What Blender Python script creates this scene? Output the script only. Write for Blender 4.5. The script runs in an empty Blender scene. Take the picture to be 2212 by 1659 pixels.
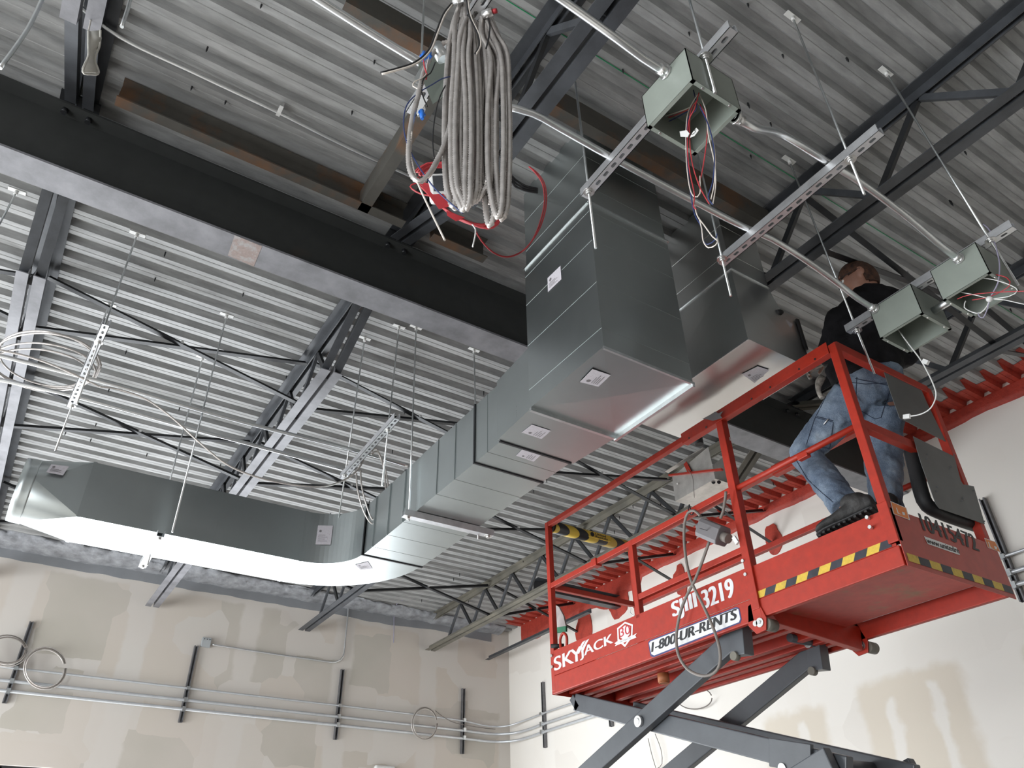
import bpy, bmesh, math, random
from mathutils import Vector, Matrix, noise as mnoise
random.seed(7)
V = Vector
SC = bpy.context.scene
# ------------------------------------------------------------------ camera
F_PX, CXP, CYP = 1665.08, 1106.0, 829.5
CAM = V((0.0, 0.0, 1.55))
def _rot():
    a, b, g = .8777, -.4702, .3397
    ca, sa, cb, sb, cg, sg = math.cos(a), math.sin(a), math.cos(b), math.sin(b), math.cos(g), math.sin(g)
    return Matrix(((cg,-sg,0),(sg,cg,0),(0,0,1))) @ Matrix(((cb,0,sb),(0,1,0),(-sb,0,cb))) @ Matrix(((1,0,0),(0,ca,-sa),(0,sa,ca)))
RM = _rot()                       # rows: image right, image down, view direction, in world axes
cd = bpy.data.cameras.new('camera'); cam = bpy.data.objects.new('camera', cd); SC.collection.objects.link(cam)
cd.sensor_width = 36.0; cd.lens = 36.0 * F_PX / 2212.0; cd.clip_start = .05; cd.clip_end = 100
m3 = Matrix((RM[0], -RM[1], -RM[2])).transposed()
cam.matrix_world = Matrix.Translation(CAM) @ m3.to_4x4()
SC.camera = cam
# ------------------------------------------------------------------ light
SC.view_settings.view_transform = 'Standard'; SC.view_settings.look = 'None'
SC.view_settings.gamma = 1; SC.view_settings.exposure = 0.6
SC.cycles.max_bounces = 7; SC.cycles.diffuse_bounces = 4; SC.cycles.glossy_bounces = 3
SC.cycles.use_denoising = True; SC.cycles.sample_clamp_indirect = 6; SC.cycles.caustics_reflective = False
wd = bpy.data.worlds.new('sky'); SC.world = wd; wd.use_nodes = True
bg = wd.node_tree.nodes['Background']; bg.inputs[0].default_value = (.80, .90, 1.0, 1); bg.inputs[1].default_value = 2.0
sd = bpy.data.lights.new('sun', 'SUN'); sun = bpy.data.objects.new('sun', sd); SC.collection.objects.link(sun)
sd.energy = 7.0; sd.angle = math.radians(1.5); sd.color = (1.0, .95, .88)
sun.rotation_euler = V((.93, .12, -.50)).to_track_quat('-Z', 'Y').to_euler()
def area(name, loc, aim, sx, sy, power, col=(.86, .93, 1.0)):
    d = bpy.data.lights.new(name, 'AREA'); d.shape = 'RECTANGLE'; d.size = sx; d.size_y = sy; d.energy = power; d.color = col
    o = bpy.data.objects.new(name, d); SC.collection.objects.link(o); o.location = loc
    o.rotation_euler = V(aim).to_track_quat('-Z', 'Z').to_euler(); return o
area('daylight_through_left_storefront', (-4.95, 6.7, 1.7), (1, -.05, .06), 5.2, 2.9, 400, (.95, .975, 1.0))
area('daylight_through_left_near_storefront', (-4.95, .6, 1.6), (1, .12, .04), 5.0, 2.7, 215, (.95, .975, 1.0))
area('daylight_through_back_storefront', (.3, 9.50, 1.45), (0, -1, .12), 7.2, 2.6, 225, (.96, .98, 1.0))
# ------------------------------------------------------------------ helpers
COL = SC.collection
ORG = {}
def ray(px, py): return RM.transposed() @ V(((px - CXP) / F_PX, (py - CYP) / F_PX, 1.0))
def W(px, py, ax, val):           # where the line of sight through a measured pixel meets a real plane of the room
    d = ray(px, py); i = 'XYZ'.index(ax); return CAM + d * ((val - CAM[i]) / d[i])
def WP(px, py, p0, n):
    d = ray(px, py); n = V(n); return CAM + d * ((V(p0) - CAM).dot(n) / d.dot(n))
def tag(o, label=None, cat=None, group=None, kind=None):
    if label: o['label'] = label
    if cat: o['category'] = cat
    if group: o['group'] = group
    if kind: o['kind'] = kind
    return o
def thing(name, label, cat, loc, group=None):
    o = bpy.data.objects.new(name, None); COL.objects.link(o); o.location = loc; o.empty_display_size = .1
    ORG[o] = V(loc); return tag(o, label, cat, group)
class MB:
    def __init__(s): s.v = []; s.f = []; s.sm = []
    def add(s, vs, fs, smooth=False):
        b = len(s.v); s.v += [tuple(v) for v in vs]; s.f += [tuple(b + i for i in f) for f in fs]; s.sm += [smooth] * len(fs); return s
    def box(s, lo, hi):
        (a, b, c), (d, e, f) = lo, hi
        return s.add([(a,b,c),(d,b,c),(d,e,c),(a,e,c),(a,b,f),(d,b,f),(d,e,f),(a,e,f)], [(0,3,2,1),(4,5,6,7),(0,1,5,4),(1,2,6,5),(2,3,7,6),(3,0,4,7)])
    def cbox(s, c, size): return s.box([c[i] - size[i] / 2 for i in range(3)], [c[i] + size[i] / 2 for i in range(3)])
    def ext(s, poly, p0, p1, up=(0,0,1), smooth=False):   # extrude a section given in (side, up) coordinates from p0 to p1
        p0, p1, up = V(p0), V(p1), V(up); d = (p1 - p0).normalized(); sd_ = d.cross(up).normalized(); u = sd_.cross(d)
        n = len(poly); vs = [p + sd_ * a + u * b for p in (p0, p1) for a, b in poly]
        fs = [(i, (i + 1) % n, n + (i + 1) % n, n + i) for i in range(n)]
        s.add(vs, fs, smooth); return s.add(vs, [tuple(range(n - 1, -1, -1)), tuple(range(n, 2 * n))])
    def bar(s, p0, p1, w, h, up=(0,0,1)): return s.ext([(-w/2,-h/2),(w/2,-h/2),(w/2,h/2),(-w/2,h/2)], p0, p1, up)
    def cyl(s, p0, p1, r, n=12): return s.ext([(r*math.cos(2*math.pi*i/n), r*math.sin(2*math.pi*i/n)) for i in range(n)], p0, p1, (0,0,1) if abs((V(p1)-V(p0)).normalized().z) < .9 else (0,1,0), True)
    def tube(s, pts, r, n=8, cap=True):
        pts = [V(p) for p in pts]; N = len(pts); vs = []
        t = (pts[1] - pts[0]).normalized(); u = t.orthogonal().normalized()
        for i, p in enumerate(pts):
            t2 = (pts[min(i + 1, N - 1)] - pts[max(i - 1, 0)])
            if t2.length > 1e-9: t2.normalize(); u = (u - t2 * u.dot(t2)).normalized(); t = t2
            w = t.cross(u); rr = r[i] if isinstance(r, (list, tuple)) else r
            vs += [p + (u * math.cos(2*math.pi*k/n) + w * math.sin(2*math.pi*k/n)) * rr for k in range(n)]
        fs = [(i*n+k, i*n+(k+1)%n, (i+1)*n+(k+1)%n, (i+1)*n+k) for i in range(N-1) for k in range(n)]
        s.add(vs, fs, True)
        if cap: s.add(vs, [tuple(range(n-1,-1,-1)), tuple(range((N-1)*n, N*n))])
        return s
    def ball(s, c, r, n=10, m=6):
        r = r if isinstance(r, (list, tuple, V)) else (r, r, r); vs = []
        for j in range(m + 1):
            a = math.pi * j / m
            for i in range(n): vs.append((c[0]+r[0]*math.sin(a)*math.cos(2*math.pi*i/n), c[1]+r[1]*math.sin(a)*math.sin(2*math.pi*i/n), c[2]+r[2]*math.cos(a)))
        return s.add(vs, [(j*n+i, (j+1)*n+i, (j+1)*n+(i+1)%n, j*n+(i+1)%n) for j in range(m) for i in range(n)], True)
    def build(s, name, mat, parent=None, bevel=0):
        org = ORG.get(parent) if parent is not None else None
        if org is None:
            lo = [min(v[i] for v in s.v) for i in range(3)]; hi = [max(v[i] for v in s.v) for i in range(3)]
            org = V(((lo[0]+hi[0])/2, (lo[1]+hi[1])/2, (lo[2]+hi[2])/2))
        me = bpy.data.meshes.new(name); me.from_pydata([V(v) - org for v in s.v], [], s.f); me.update()
        for p, q in zip(me.polygons, s.sm): p.use_smooth = q
        mats = mat if isinstance(mat, (list, tuple)) else [mat]
        for m in mats: me.materials.append(m)
        bm = bmesh.new(); bm.from_mesh(me); bmesh.ops.remove_doubles(bm, verts=bm.verts, dist=1e-6); bmesh.ops.recalc_face_normals(bm, faces=bm.faces); bm.to_mesh(me); bm.free()
        o = bpy.data.objects.new(name, me); COL.objects.link(o); ORG[o] = org
        if parent is not None: o.parent = parent
        else: o.location = org
        if bevel:
            b = o.modifiers.new('bevel', 'BEVEL'); b.width = bevel; b.segments = 2; b.limit_method = 'ANGLE'
        return o
def spline(pts, step=.03, closed=False):
    pts = [V(p) for p in pts]; n = len(pts); out = []
    rng = range(n if closed else n - 1)
    for i in rng:
        g = (lambda k: pts[k % n]) if closed else (lambda k: pts[min(max(k, 0), n - 1)])
        a, b, c, d = g(i-1), g(i), g(i+1), g(i+2); k = max(2, int((c - b).length / step))
        for j in range(k):
            t = j / k; out.append(.5 * ((2*b) + (c-a)*t + (2*a-5*b+4*c-d)*t*t + (3*b-a-3*c+d)*t**3))
    if not closed: out.append(pts[-1])
    return out
def copy_tree(o, parent=None, offset=None):
    c = o.copy(); COL.objects.link(c)
    if parent is not None: c.parent = parent
    elif offset is not None: c.location = o.location + V(offset)
    ORG[c] = V(c.location) if parent is None else ORG[parent]
    for ch in list(o.children): copy_tree(ch, c)
    return c
# ------------------------------------------------------------------ materials
def nmat(name):
    m = bpy.data.materials.new(name); m.use_nodes = True; nt = m.node_tree; return m, nt, nt.nodes['Principled BSDF']
def L(nt, a, b): nt.links.new(a, b)
def noise_node(nt, scale, detail=4, rough=.55, vec=None, dist=0):
    n = nt.nodes.new('ShaderNodeTexNoise'); n.inputs['Scale'].default_value = scale; n.inputs['Detail'].default_value = detail
    n.inputs['Roughness'].default_value = rough; n.inputs['Distortion'].default_value = dist
    if vec is not None: L(nt, vec, n.inputs['Vector'])
    return n
def coords(nt, scale=(1,1,1), kind='Object', rot=(0,0,0)):
    c = nt.nodes.new('ShaderNodeTexCoord'); m = nt.nodes.new('ShaderNodeMapping'); m.inputs['Scale'].default_value = scale; m.inputs['Rotation'].default_value = rot
    L(nt, c.outputs[kind], m.inputs[0]); return m.outputs[0]
def ramp(nt, fac, stops):
    r = nt.nodes.new('ShaderNodeValToRGB'); e = r.color_ramp.elements
    while len(e) < len(stops): e.new(.5)
    for x, (p, c) in zip(e, stops): x.position = p; x.color = (*c, 1) if len(c) == 3 else c
    L(nt, fac, r.inputs[0]); return r.outputs[0]
def mixc(nt, fac, a, b, mode='MIX'):
    m = nt.nodes.new('ShaderNodeMix'); m.data_type = 'RGBA'; m.blend_type = mode
    for s_, v in ((m.inputs[0], fac), (m.inputs[6], a), (m.inputs[7], b)):
        if hasattr(v, 'node'): L(nt, v, s_)
        elif isinstance(v, (int, float)): s_.default_value = v
        else: s_.default_value = (*v, 1)
    return m.outputs[2]
def bump(nt, b, height, strength=.2, dist=.01):
    n = nt.nodes.new('ShaderNodeBump'); n.inputs['Strength'].default_value = strength; n.inputs['Distance'].default_value = dist
    L(nt, height, n.inputs['Height']); L(nt, n.outputs[0], b.inputs['Normal'])
def simple(name, col, rough=.5, metal=0.0, var=.12, vscale=6.0, bmp=0.0, bscale=60, spec=None, kind='Object', stretch=(1,1,1)):
    m, nt, b = nmat(name); v = coords(nt, stretch, kind); n = noise_node(nt, vscale, 5, .6, v)
    lo = tuple(max(0, c * (1 - var * 1.6)) for c in col); hi = tuple(min(1, c * (1 + var * 1.2)) for c in col)
    L(nt, ramp(nt, n.outputs[0], [(.3, lo), (.7, hi)]), b.inputs['Base Color'])
    b.inputs['Roughness'].default_value = rough; b.inputs['Metallic'].default_value = metal
    if spec is not None: b.inputs['Specular IOR Level'].default_value = spec
    if bmp: bump(nt, b, noise_node(nt, bscale, 3, .6, v).outputs[0], bmp)
    return m
def stained(name, base, spot, thr, scale, rough=.6, metal=0.0, soft=.12, stretch=(1,1,1), bmp=.0, kind='Object'):
    m, nt, b = nmat(name); v = coords(nt, stretch, kind); n = noise_node(nt, scale, 6, .62, v)
    f = ramp(nt, n.outputs[0], [(thr, (0,0,0)), (min(1, thr + soft), (1,1,1))])
    n2 = noise_node(nt, scale * 5, 4, .6, v)
    c = mixc(nt, f, base, spot); c = mixc(nt, .22, c, ramp(nt, n2.outputs[0], [(.3, tuple(x*.5 for x in base)), (.7, tuple(min(1, x*1.6) for x in base))]))
    L(nt, c, b.inputs['Base Color']); b.inputs['Roughness'].default_value = rough; b.inputs['Metallic'].default_value = metal
    if bmp: bump(nt, b, n2.outputs[0], bmp)
    return m
M = {}
def make_galv(name, col, rough, spang=22, seams=True):
    m, nt, b = nmat(name); v = coords(nt)
    n = noise_node(nt, 3.0, 4, .6, v); n2 = noise_node(nt, spang, 3, .7, v)
    vo = nt.nodes.new('ShaderNodeTexVoronoi'); vo.inputs['Scale'].default_value = spang * 2; L(nt, v, vo.inputs['Vector'])
    c = mixc(nt, n.outputs[0], tuple(x*.88 for x in col), tuple(min(1, x*1.08) for x in col))
    L(nt, c, b.inputs['Base Color']); b.inputs['Metallic'].default_value = 1.0
    mr = nt.nodes.new('ShaderNodeMapRange'); mr.inputs[3].default_value = rough - .02; mr.inputs[4].default_value = rough + .04
    L(nt, n2.outputs[0], mr.inputs[0]); L(nt, mr.outputs[0], b.inputs['Roughness'])
    return m
M['duct'] = make_galv('galvanised_duct_sheet', (.50, .54, .54), .325)
M['conduit_wall'] = simple('wall_zinc_conduit', (.62, .64, .66), .35, .45, .06, 12)
M['galv'] = simple('zinc_plated_steel', (.72, .75, .76), .32, 1.0, .08, 20)
M['conduit'] = simple('zinc_conduit', (.78, .80, .81), .31, 1.0, .06, 12)
M['strut'] = simple('pregalvanised_strut', (.74, .75, .77), .42, .85, .10, 14)
M['deck'] = None
M['duct2'] = make_galv('mirror_bright_duct_sheet', (.70, .71, .70), .30, 12)
M['strut_dark'] = simple('dull_wall_strut', (.20, .20, .21), .45, .6, .15, 14)
M['orange_pl'] = simple('dirty_orange_rubber', (.42, .14, .05), .6, 0, .2, 12)
M['bagfab'] = simple('grey_bag_fabric', (.36, .32, .31), .8, 0, .12, 14)
M['greenband'] = simple('dark_green_band', (.02, .14, .07), .7, 0, .1, 14)
M['traymetal'] = simple('brushed_tray_metal', (.58, .56, .53), .42, .75, .15, 9)
M['grey_cable'] = simple('violet_grey_sheath', (.34, .32, .42), .5, 0, .1, 12)
M['boxgrey'] = simple('grey_box_enamel', (.40, .42, .43), .5, 0, .05, 8)
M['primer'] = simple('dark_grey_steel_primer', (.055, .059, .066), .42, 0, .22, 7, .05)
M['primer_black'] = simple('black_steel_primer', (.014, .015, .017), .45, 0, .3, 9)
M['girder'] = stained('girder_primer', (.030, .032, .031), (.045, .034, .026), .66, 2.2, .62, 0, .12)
M['chord_light'] = simple('pale_grey_primer_and_lit_flange', (.20, .20, .215), .45, 0, .2, 6, .05)
M['rust'] = stained('rusty_primer', (.06, .056, .048), (.13, .06, .025), .50, 3.2, .75, 0, .15, (1,1,1), .1)
M['red'] = stained('scuffed_red_paint', (.36, .022, .008), (.28, .024, .013), .55, 5, .48, 0, .2)
M['red_end'] = stained('faded_red_paint', (.40, .05, .035), (.30, .04, .03), .5, 3, .42, 0, .3)
M['red_under'] = stained('dusty_red_underside', (.42, .05, .035), (.22, .13, .06), .55, 4, .5, 0, .15)
M['scissor'] = simple('slate_grey_paint', (.078, .085, .094), .38, 0, .1, 5, .03)
M['boxgreen'] = simple('sage_grey_enamel', (.27, .30, .265), .42, 0, .06, 5)
M['black'] = simple('black_rubber', (.012, .012, .013), .6, 0, .2, 20, .1)
M['bolt'] = simple('bright_bolt', (.75, .75, .74), .34, 1, .1, 30)
M['white_pl'] = simple('white_plastic', (.75, .75, .73), .4, 0, .03, 8)
M['offwhite'] = simple('cream_sheath', (.70, .64, .58), .45, 0, .08, 8)
M['blue_pl'] = simple('blue_plastic', (.03, .20, .75), .4, 0, .05, 8)
M['red_wire'] = simple('red_wire_sheath', (.50, .05, .06), .4, 0, .1, 20)
M['blue_wire'] = simple('navy_wire_sheath', (.03, .05, .16), .4, 0, .1, 20)
M['black_wire'] = simple('black_wire_sheath', (.012, .012, .014), .4, 0, .1, 20)
M['armour'] = simple('steel_armoured_cable', (.66, .62, .59), .34, .6, .12, 30)
M['grey_pl'] = simple('mid_grey_plastic', (.16, .15, .155), .5, 0, .06, 9)
M['cord'] = simple('grey_brown_cord', (.20, .175, .155), .55, 0, .1, 9)
M['plate'] = simple('dull_grey_plate', (.105, .11, .108), .5, 0, .1, 6)
M['green'] = simple('green_laser_line', (.0, .30, .10), .5, 0, .1, 8)
M['yellow'] = stained('worn_yellow_tape', (.62, .42, .05), (.25, .17, .05), .62, 14, .5)
M['tape_black'] = simple('black_tape', (.025, .025, .035), .5, 0, .3, 20)
M['label_paper'] = None
M['orange'] = simple('orange_decal', (.72, .22, .05), .5, 0, .06, 9)
M['sticker'] = simple('white_sticker', (.74, .74, .74), .45, 0, .04, 10)
M['ink'] = simple('black_ink', (.015, .015, .018), .5, 0, .2, 20)
M['navy'] = simple('navy_ink', (.04, .05, .16), .5, 0, .1, 20)
M['red_ink'] = simple('red_ink', (.50, .04, .05), .5, 0, .1, 20)
M['silver'] = simple('silver_lettering', (.70, .69, .70), .4, 0, .08, 20)
M['concrete'] = simple('concrete_floor', (.34, .335, .325), .6, 0, .1, 1.5)
M['sealant'] = stained('red_firestop_sealant', (.42, .05, .03), (.22, .02, .015), .5, 9, .6, 0, .25, (1,1,1), .4)
M['foam'] = simple('grey_sprayed_foam', (.30, .31, .33), .75, 0, .25, 9, .8, 22)
M['foam_paint'] = simple('grey_wall_coating', (.25, .26, .275), .7, 0, .06, 3)
# metal roof deck: zinc with darker oily streaks along the ribs
m, nt, b = nmat('zinc_roof_deck'); v = coords(nt, (1.0, 6.0, 6.0)); n = noise_node(nt, 1.6, 6, .65, v, .4); n3 = noise_node(nt, 9, 4, .6, coords(nt, (.7, 3, 3)))
c = ramp(nt, n.outputs[0], [(.28, (.19, .195, .19)), (.5, (.30, .303, .298)), (.75, (.41, .41, .405))])
c = mixc(nt, .25, c, ramp(nt, n3.outputs[0], [(.3, (.20, .20, .20)), (.7, (.66, .66, .66))]))
L(nt, c, b.inputs['Base Color']); b.inputs['Metallic'].default_value = .2; b.inputs['Roughness'].default_value = .58; bump(nt, b, n3.outputs[0], .12); M['deck'] = m
# shipping label: pale paper with fine printed rules and a dark stamp
def label_mat():
    m, nt, b = nmat('printed_duct_label'); v = coords(nt, (1,1,1), 'Generated'); sp = nt.nodes.new('ShaderNodeSeparateXYZ'); L(nt, v, sp.inputs[0])
    vo = noise_node(nt, 26, 2, .5, coords(nt, (1,1,1), 'Generated'))
    c = ramp(nt, vo.outputs[0], [(.40, (.48, .45, .48)), (.44, (.54, .52, .55)), (.60, (.54, .52, .55)), (.64, (.42, .35, .39))])
    L(nt, c, b.inputs['Base Color']); b.inputs['Roughness'].default_value = .6; return m
M['label_paper'] = label_mat()
WALL_O = {'Y': 1.725, 'Z': 2.6}
PATCHES = [(3.24,4.15,1.0,3.12), (4.50,5.20,1.0,3.03), (1.5,2.75,.8,3.07)]
STROKES = [(3.83,3.93,1.0,2.97), (3.43,3.52,1.0,3.0), (4.71,4.81,1.0,2.92)]
# unfinished drywall: beige paper, paler joint-compound bands, blocky tan patches
def drywall(name, axis, warm):
    m, nt, b = nmat(name)
    tc = nt.nodes.new('ShaderNodeTexCoord'); sp = nt.nodes.new('ShaderNodeSeparateXYZ'); L(nt, tc.outputs['Object'], sp.inputs[0])
    wob = noise_node(nt, 5, 3, .5, tc.outputs['Object'])
    def band(sock, period, off, half, soft):
        a = nt.nodes.new('ShaderNodeMath'); a.operation = 'ADD'; L(nt, sock, a.inputs[0]); a.inputs[1].default_value = off
        w = nt.nodes.new('ShaderNodeMath'); w.operation = 'MULTIPLY_ADD'; L(nt, wob.outputs[0], w.inputs[0]); w.inputs[1].default_value = .10; L(nt, a.outputs[0], w.inputs[2])
        p = nt.nodes.new('ShaderNodeMath'); p.operation = 'PINGPONG'; L(nt, w.outputs[0], p.inputs[0]); p.inputs[1].default_value = period / 2
        r = nt.nodes.new('ShaderNodeMapRange'); r.interpolation_type = 'SMOOTHSTEP'; r.inputs[1].default_value = half; r.inputs[2].default_value = half + soft; r.inputs[3].default_value = 1; r.inputs[4].default_value = 0
        L(nt, p.outputs[0], r.inputs[0]); return r.outputs[0]
    h = sp.outputs['X' if axis == 'X' else 'Y']
    vert = band(h, 1.22, .35, .10, .05); horz = band(sp.outputs['Z'], 1.22, .12, .08, .05)
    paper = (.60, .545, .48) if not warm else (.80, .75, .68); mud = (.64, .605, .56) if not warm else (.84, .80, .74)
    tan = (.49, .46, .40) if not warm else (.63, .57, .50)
    vo = nt.nodes.new('ShaderNodeTexVoronoi'); vo.distance = 'CHEBYCHEV'; vo.inputs['Scale'].default_value = 1.6; vo.inputs['Randomness'].default_value = .8
    wv = mixc(nt, .06, tc.outputs['Object'], wob.outputs['Color'], 'ADD'); L(nt, wv, vo.inputs['Vector'])
    sv = nt.nodes.new('ShaderNodeSeparateColor'); L(nt, vo.outputs['Color'], sv.inputs[0])
    c = mixc(nt, ramp(nt, sv.outputs[0], [(.46, (0,0,0)), (.56, (1,1,1))]), paper, mud)
    c = mixc(nt, ramp(nt, sv.outputs[1], [(.68, (0,0,0)), (.76, (.85,.85,.85))]), c, tan)
    c = mixc(nt, vert, c, mud); c = mixc(nt, horz, c, mud)
    big = noise_node(nt, 1.1, 3, .5, tc.outputs['Object']); c = mixc(nt, ramp(nt, big.outputs[0], [(.35, (0,0,0)), (.7, (.55,.55,.55))]), c, mud if warm else (.64, .58, .53))
    if warm:
        def box(y0, y1, z0, z1, soft=.10):
            out = None
            for ax, lo, hi in (('Y', y0, y1), ('Z', z0, z1)):
                for sgn, v_ in ((1, lo), (-1, hi)):
                    a = nt.nodes.new('ShaderNodeMath'); a.operation = 'MULTIPLY_ADD'; L(nt, wob.outputs[0], a.inputs[0]); a.inputs[1].default_value = .16; L(nt, sp.outputs[ax], a.inputs[2])
                    r = nt.nodes.new('ShaderNodeMapRange'); r.interpolation_type = 'SMOOTHSTEP'; v2 = v_ + .08 - WALL_O[ax]; L(nt, a.outputs[0], r.inputs[0])
                    r.inputs[1].default_value = v2 - soft/2; r.inputs[2].default_value = v2 + soft/2; r.inputs[3].default_value = 0 if sgn > 0 else 1; r.inputs[4].default_value = 1 if sgn > 0 else 0
                    if out is None: out = r.outputs[0]
                    else: m2 = nt.nodes.new('ShaderNodeMath'); m2.operation = 'MULTIPLY'; L(nt, out, m2.inputs[0]); L(nt, r.outputs[0], m2.inputs[1]); out = m2.outputs[0]
            return out
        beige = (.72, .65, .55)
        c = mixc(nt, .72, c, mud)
        for bx_ in PATCHES: c = mixc(nt, box(*bx_), c, beige)
        for bx_ in STROKES: c = mixc(nt, box(*bx_, .05), c, (.81, .77, .71))
    L(nt, c, b.inputs['Base Color']); b.inputs['Roughness'].default_value = .85; return m
M['wall_back'] = drywall('taped_drywall_back', 'X', False)
M['wall_right'] = drywall('taped_drywall_right', 'Y', True)
# ------------------------------------------------------------------ room shell
ZD = 5.0; XR = 6.16; YB = 9.55
def struct(name, mb, mat, **k):
    o = mb.build(name, mat, **k); o['kind'] = 'structure'; return o
P = .1524; prof = []; y = 3.974 - 66 * P
while y < YB + .1:
    prof += [(y, ZD), (y+.034, ZD), (y+.0375, ZD+.003), (y+.041, ZD), (y+.075, ZD), (y+.093, ZD+.040), (y+.134, ZD+.040)]; y += P
mb = MB(); vs = [(x, yy, zz) for x in (-8, XR + .1) for yy, zz in prof]; n = len(prof)
mb.add(vs, [(i, i+1, n+i+1, n+i) for i in range(n-1)]); mb.box((-8, prof[0][0], ZD+.06), (XR+.1, YB+.1, ZD+.2)); struct('ceiling', mb, M['deck'])  # slab over the deck is unseen, added to block outside light
struct('floor', MB().box((-8, -6.1, -.2), (XR+.3, YB+.3, 0)), M['concrete'])
struct('wall_back', MB().box((-8,YB,2.85), (XR+.2,YB+.2,ZD+.2)).box((-8,YB,0), (-3.4,YB+.2,2.85)).box((4.0,YB,0), (XR+.2,YB+.2,2.85)), M['wall_back'])
wb = MB()
for xx in (-3.37, -1.5, .3, 2.15, 3.97): wb.box((xx-.03,YB+.05,0),(xx+.03,YB+.12,2.84))
wb.box((-3.4,YB+.05,2.78),(4.0,YB+.12,2.85)); wb.box((-3.4,YB+.05,0),(4.0,YB+.12,.1)); struct('window_2', wb, M['primer_black'])
struct('wall_right', MB().box((XR, -6.1, 0), (XR+.2, YB, ZD+.2)), M['wall_right'])
wf = MB()                                             # storefront wall on the left, unglazed opening with mullions
wf.box((-5.2,-6.1,3.25), (-5.0,YB,ZD+.05)); wf.box((-5.2,3.2,0), (-5.0,4.1,3.25)); wf.box((-5.2,-6.1,0), (-5.0,-2.0,3.25))
struct('wall_left', wf, M['wall_back'])
wn = MB()
for yy in (-1.95, .6, 3.15, 4.15, 5.8, 7.6, 9.4): wn.box((-5.13,yy-.03,.02), (-5.05,yy+.03,3.23))
wn.box((-5.13,4.12,3.17), (-5.05,9.5,3.24)); wn.box((-5.13,4.12,.02), (-5.05,9.5,.12)); struct('window_1', wn, M['primer_black'])
ff = MB(); ff.box((-5.2,-6.1,0), (XR,-5.95,ZD+.05)); struct('wall_front', ff, M['wall_back'])
# ------------------------------------------------------------------ roof steel
XLAST = 5.82
g = thing('steel_girder', 'long dark steel I-beam crossing the ceiling behind the ducts', 'beam', (0, 3.25, 4.5))
MB().box((-4.98,3.242,4.512), (XR-.005,3.258,4.928)).build('web', M['girder'], g)
MB().box((-4.98,3.16,4.5), (XR-.005,3.34,4.513)).build('bottom_flange', M['chord_light'], g)['label'] = 'underside of the bottom flange, coloured pale for light from below'  # same primer as the web; light from below is put into the paler colour
MB().box((-4.98,3.16,4.927), (XR-.005,3.34,4.94)).build('top_flange', M['girder'], g)
MB().add([tuple(p) for p in (W(507,508,'Z',4.4985), W(566,532,'Z',4.4985), W(548,576,'Z',4.4985), W(492,552,'Z',4.4985))], [(0,1,2,3)]).build('scuffed_patch', stained('pink_scuff', (.30,.24,.22), (.36,.35,.35), .5, 14, .6, 0, .1), g)
def Lsec(x0, dx, z0, dz, t=.006):
    "L section with its corner at (x0,z0), one leg along x by dx, one along z by dz"
    sx, sz = math.copysign(t, dx), math.copysign(t, dz)
    return [(x0,z0),(x0+dx,z0),(x0+dx,z0+sz),(x0+sx,z0+sz),(x0+sx,z0+dz),(x0,z0+dz)]
def chord(mb, X, y0, y1, z, up, leg=.057, gap=.013, t=.006):
    for s_ in (-1, 1): mb.ext([(a, b) for a, b in Lsec(s_*gap, s_*leg, 0, up*leg, t)], (X, y0, z), (X, y1, z))
    return mb
JX = [-.487, 1.287, 3.09, 4.86]
JN = ['nearest the left edge of the picture', 'running over the wall duct elbow', 'passing behind the return duct drop', 'nearest the right wall']
def joist(k):
    X = JX[k]
    j = thing('steel_joist', ['open web steel joist at far left with coiled cable hung on its bottom chord', 'open web steel joist between the hanging coils and the wide duct drop', 'open web steel joist above the diamond creased return duct', 'brownish open web steel joist behind the red lift rails'][k], 'joist', (X, 3.25, 4.94), 'open web joists')
    farm = [M['primer'], M['primer'], M['primer'], M['rustyjoist']][k]
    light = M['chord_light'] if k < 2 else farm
    tz = ZD - .002
    chord(MB(), X, -5.9, 3.16, tz, -1, .06).build('top_chord', M['primer'], j)
    chord(MB(), X, 3.34, YB, tz, -1, .06).build('top_chord', farm if k == 3 else M['primer'], j)
    # bearing seat and bolts on the girder
    MB().box((X-.09,3.10,4.941), (X+.09,3.40,4.953)).build('seat_plate', M['primer_black'], j)
    for dx in (-.055, .055): MB().cyl((X+dx,3.20,4.928), (X+dx,3.20,4.90), .016, 6).build('bolt', M['primer_black'], j)
    ys = 4.10 if k < 3 else 3.9
    ye = YB - .05
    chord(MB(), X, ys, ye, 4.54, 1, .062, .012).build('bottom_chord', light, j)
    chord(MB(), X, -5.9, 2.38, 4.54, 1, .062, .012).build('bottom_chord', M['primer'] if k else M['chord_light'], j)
    # end diagonals beside the girder: paired angles from the seat down to the chord
    for (yA, yB_) in ((3.36, ys + .05), (3.14, 2.33)):
        for s_ in (-1, 1):
            MB().ext(Lsec(s_*.014, s_*.052, 0, .05, .006), (X, yA, 4.925), (X, yB_, 4.555)).build('end_diagonal', M['primer'] if k < 3 else farm, j)
    # web members
    def web(y0, y1, n, first_top):
        st = (y1 - y0) / n
        for i in range(n):
            a, b = (y0 + i*st, y0 + (i+1)*st); zt, zb = 4.955, 4.565
            p, q = ((X, a, zt), (X, b, zb)) if (i % 2 == 0) == first_top else ((X, a, zb), (X, b, zt))
            MB().bar(p, q, .022, .036).build('web_member', [M['primer_black'], M['primer']][i % 2], j)
    web(ys + .1, ye - .5, 16, False); web(-2.0, 2.3, 12, True)
    return j
m_, nt_, b_ = nmat('brownish_primer'); v_ = coords(nt_); L(nt_, ramp(nt_, noise_node(nt_, 4, 5, .6, v_).outputs[0], [(.3, (.10,.095,.08)), (.7, (.19,.175,.14))]), b_.inputs['Base Color']); b_.inputs['Roughness'].default_value = .5; M['rustyjoist'] = m_
JO = [joist(k) for k in range(4)]
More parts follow.
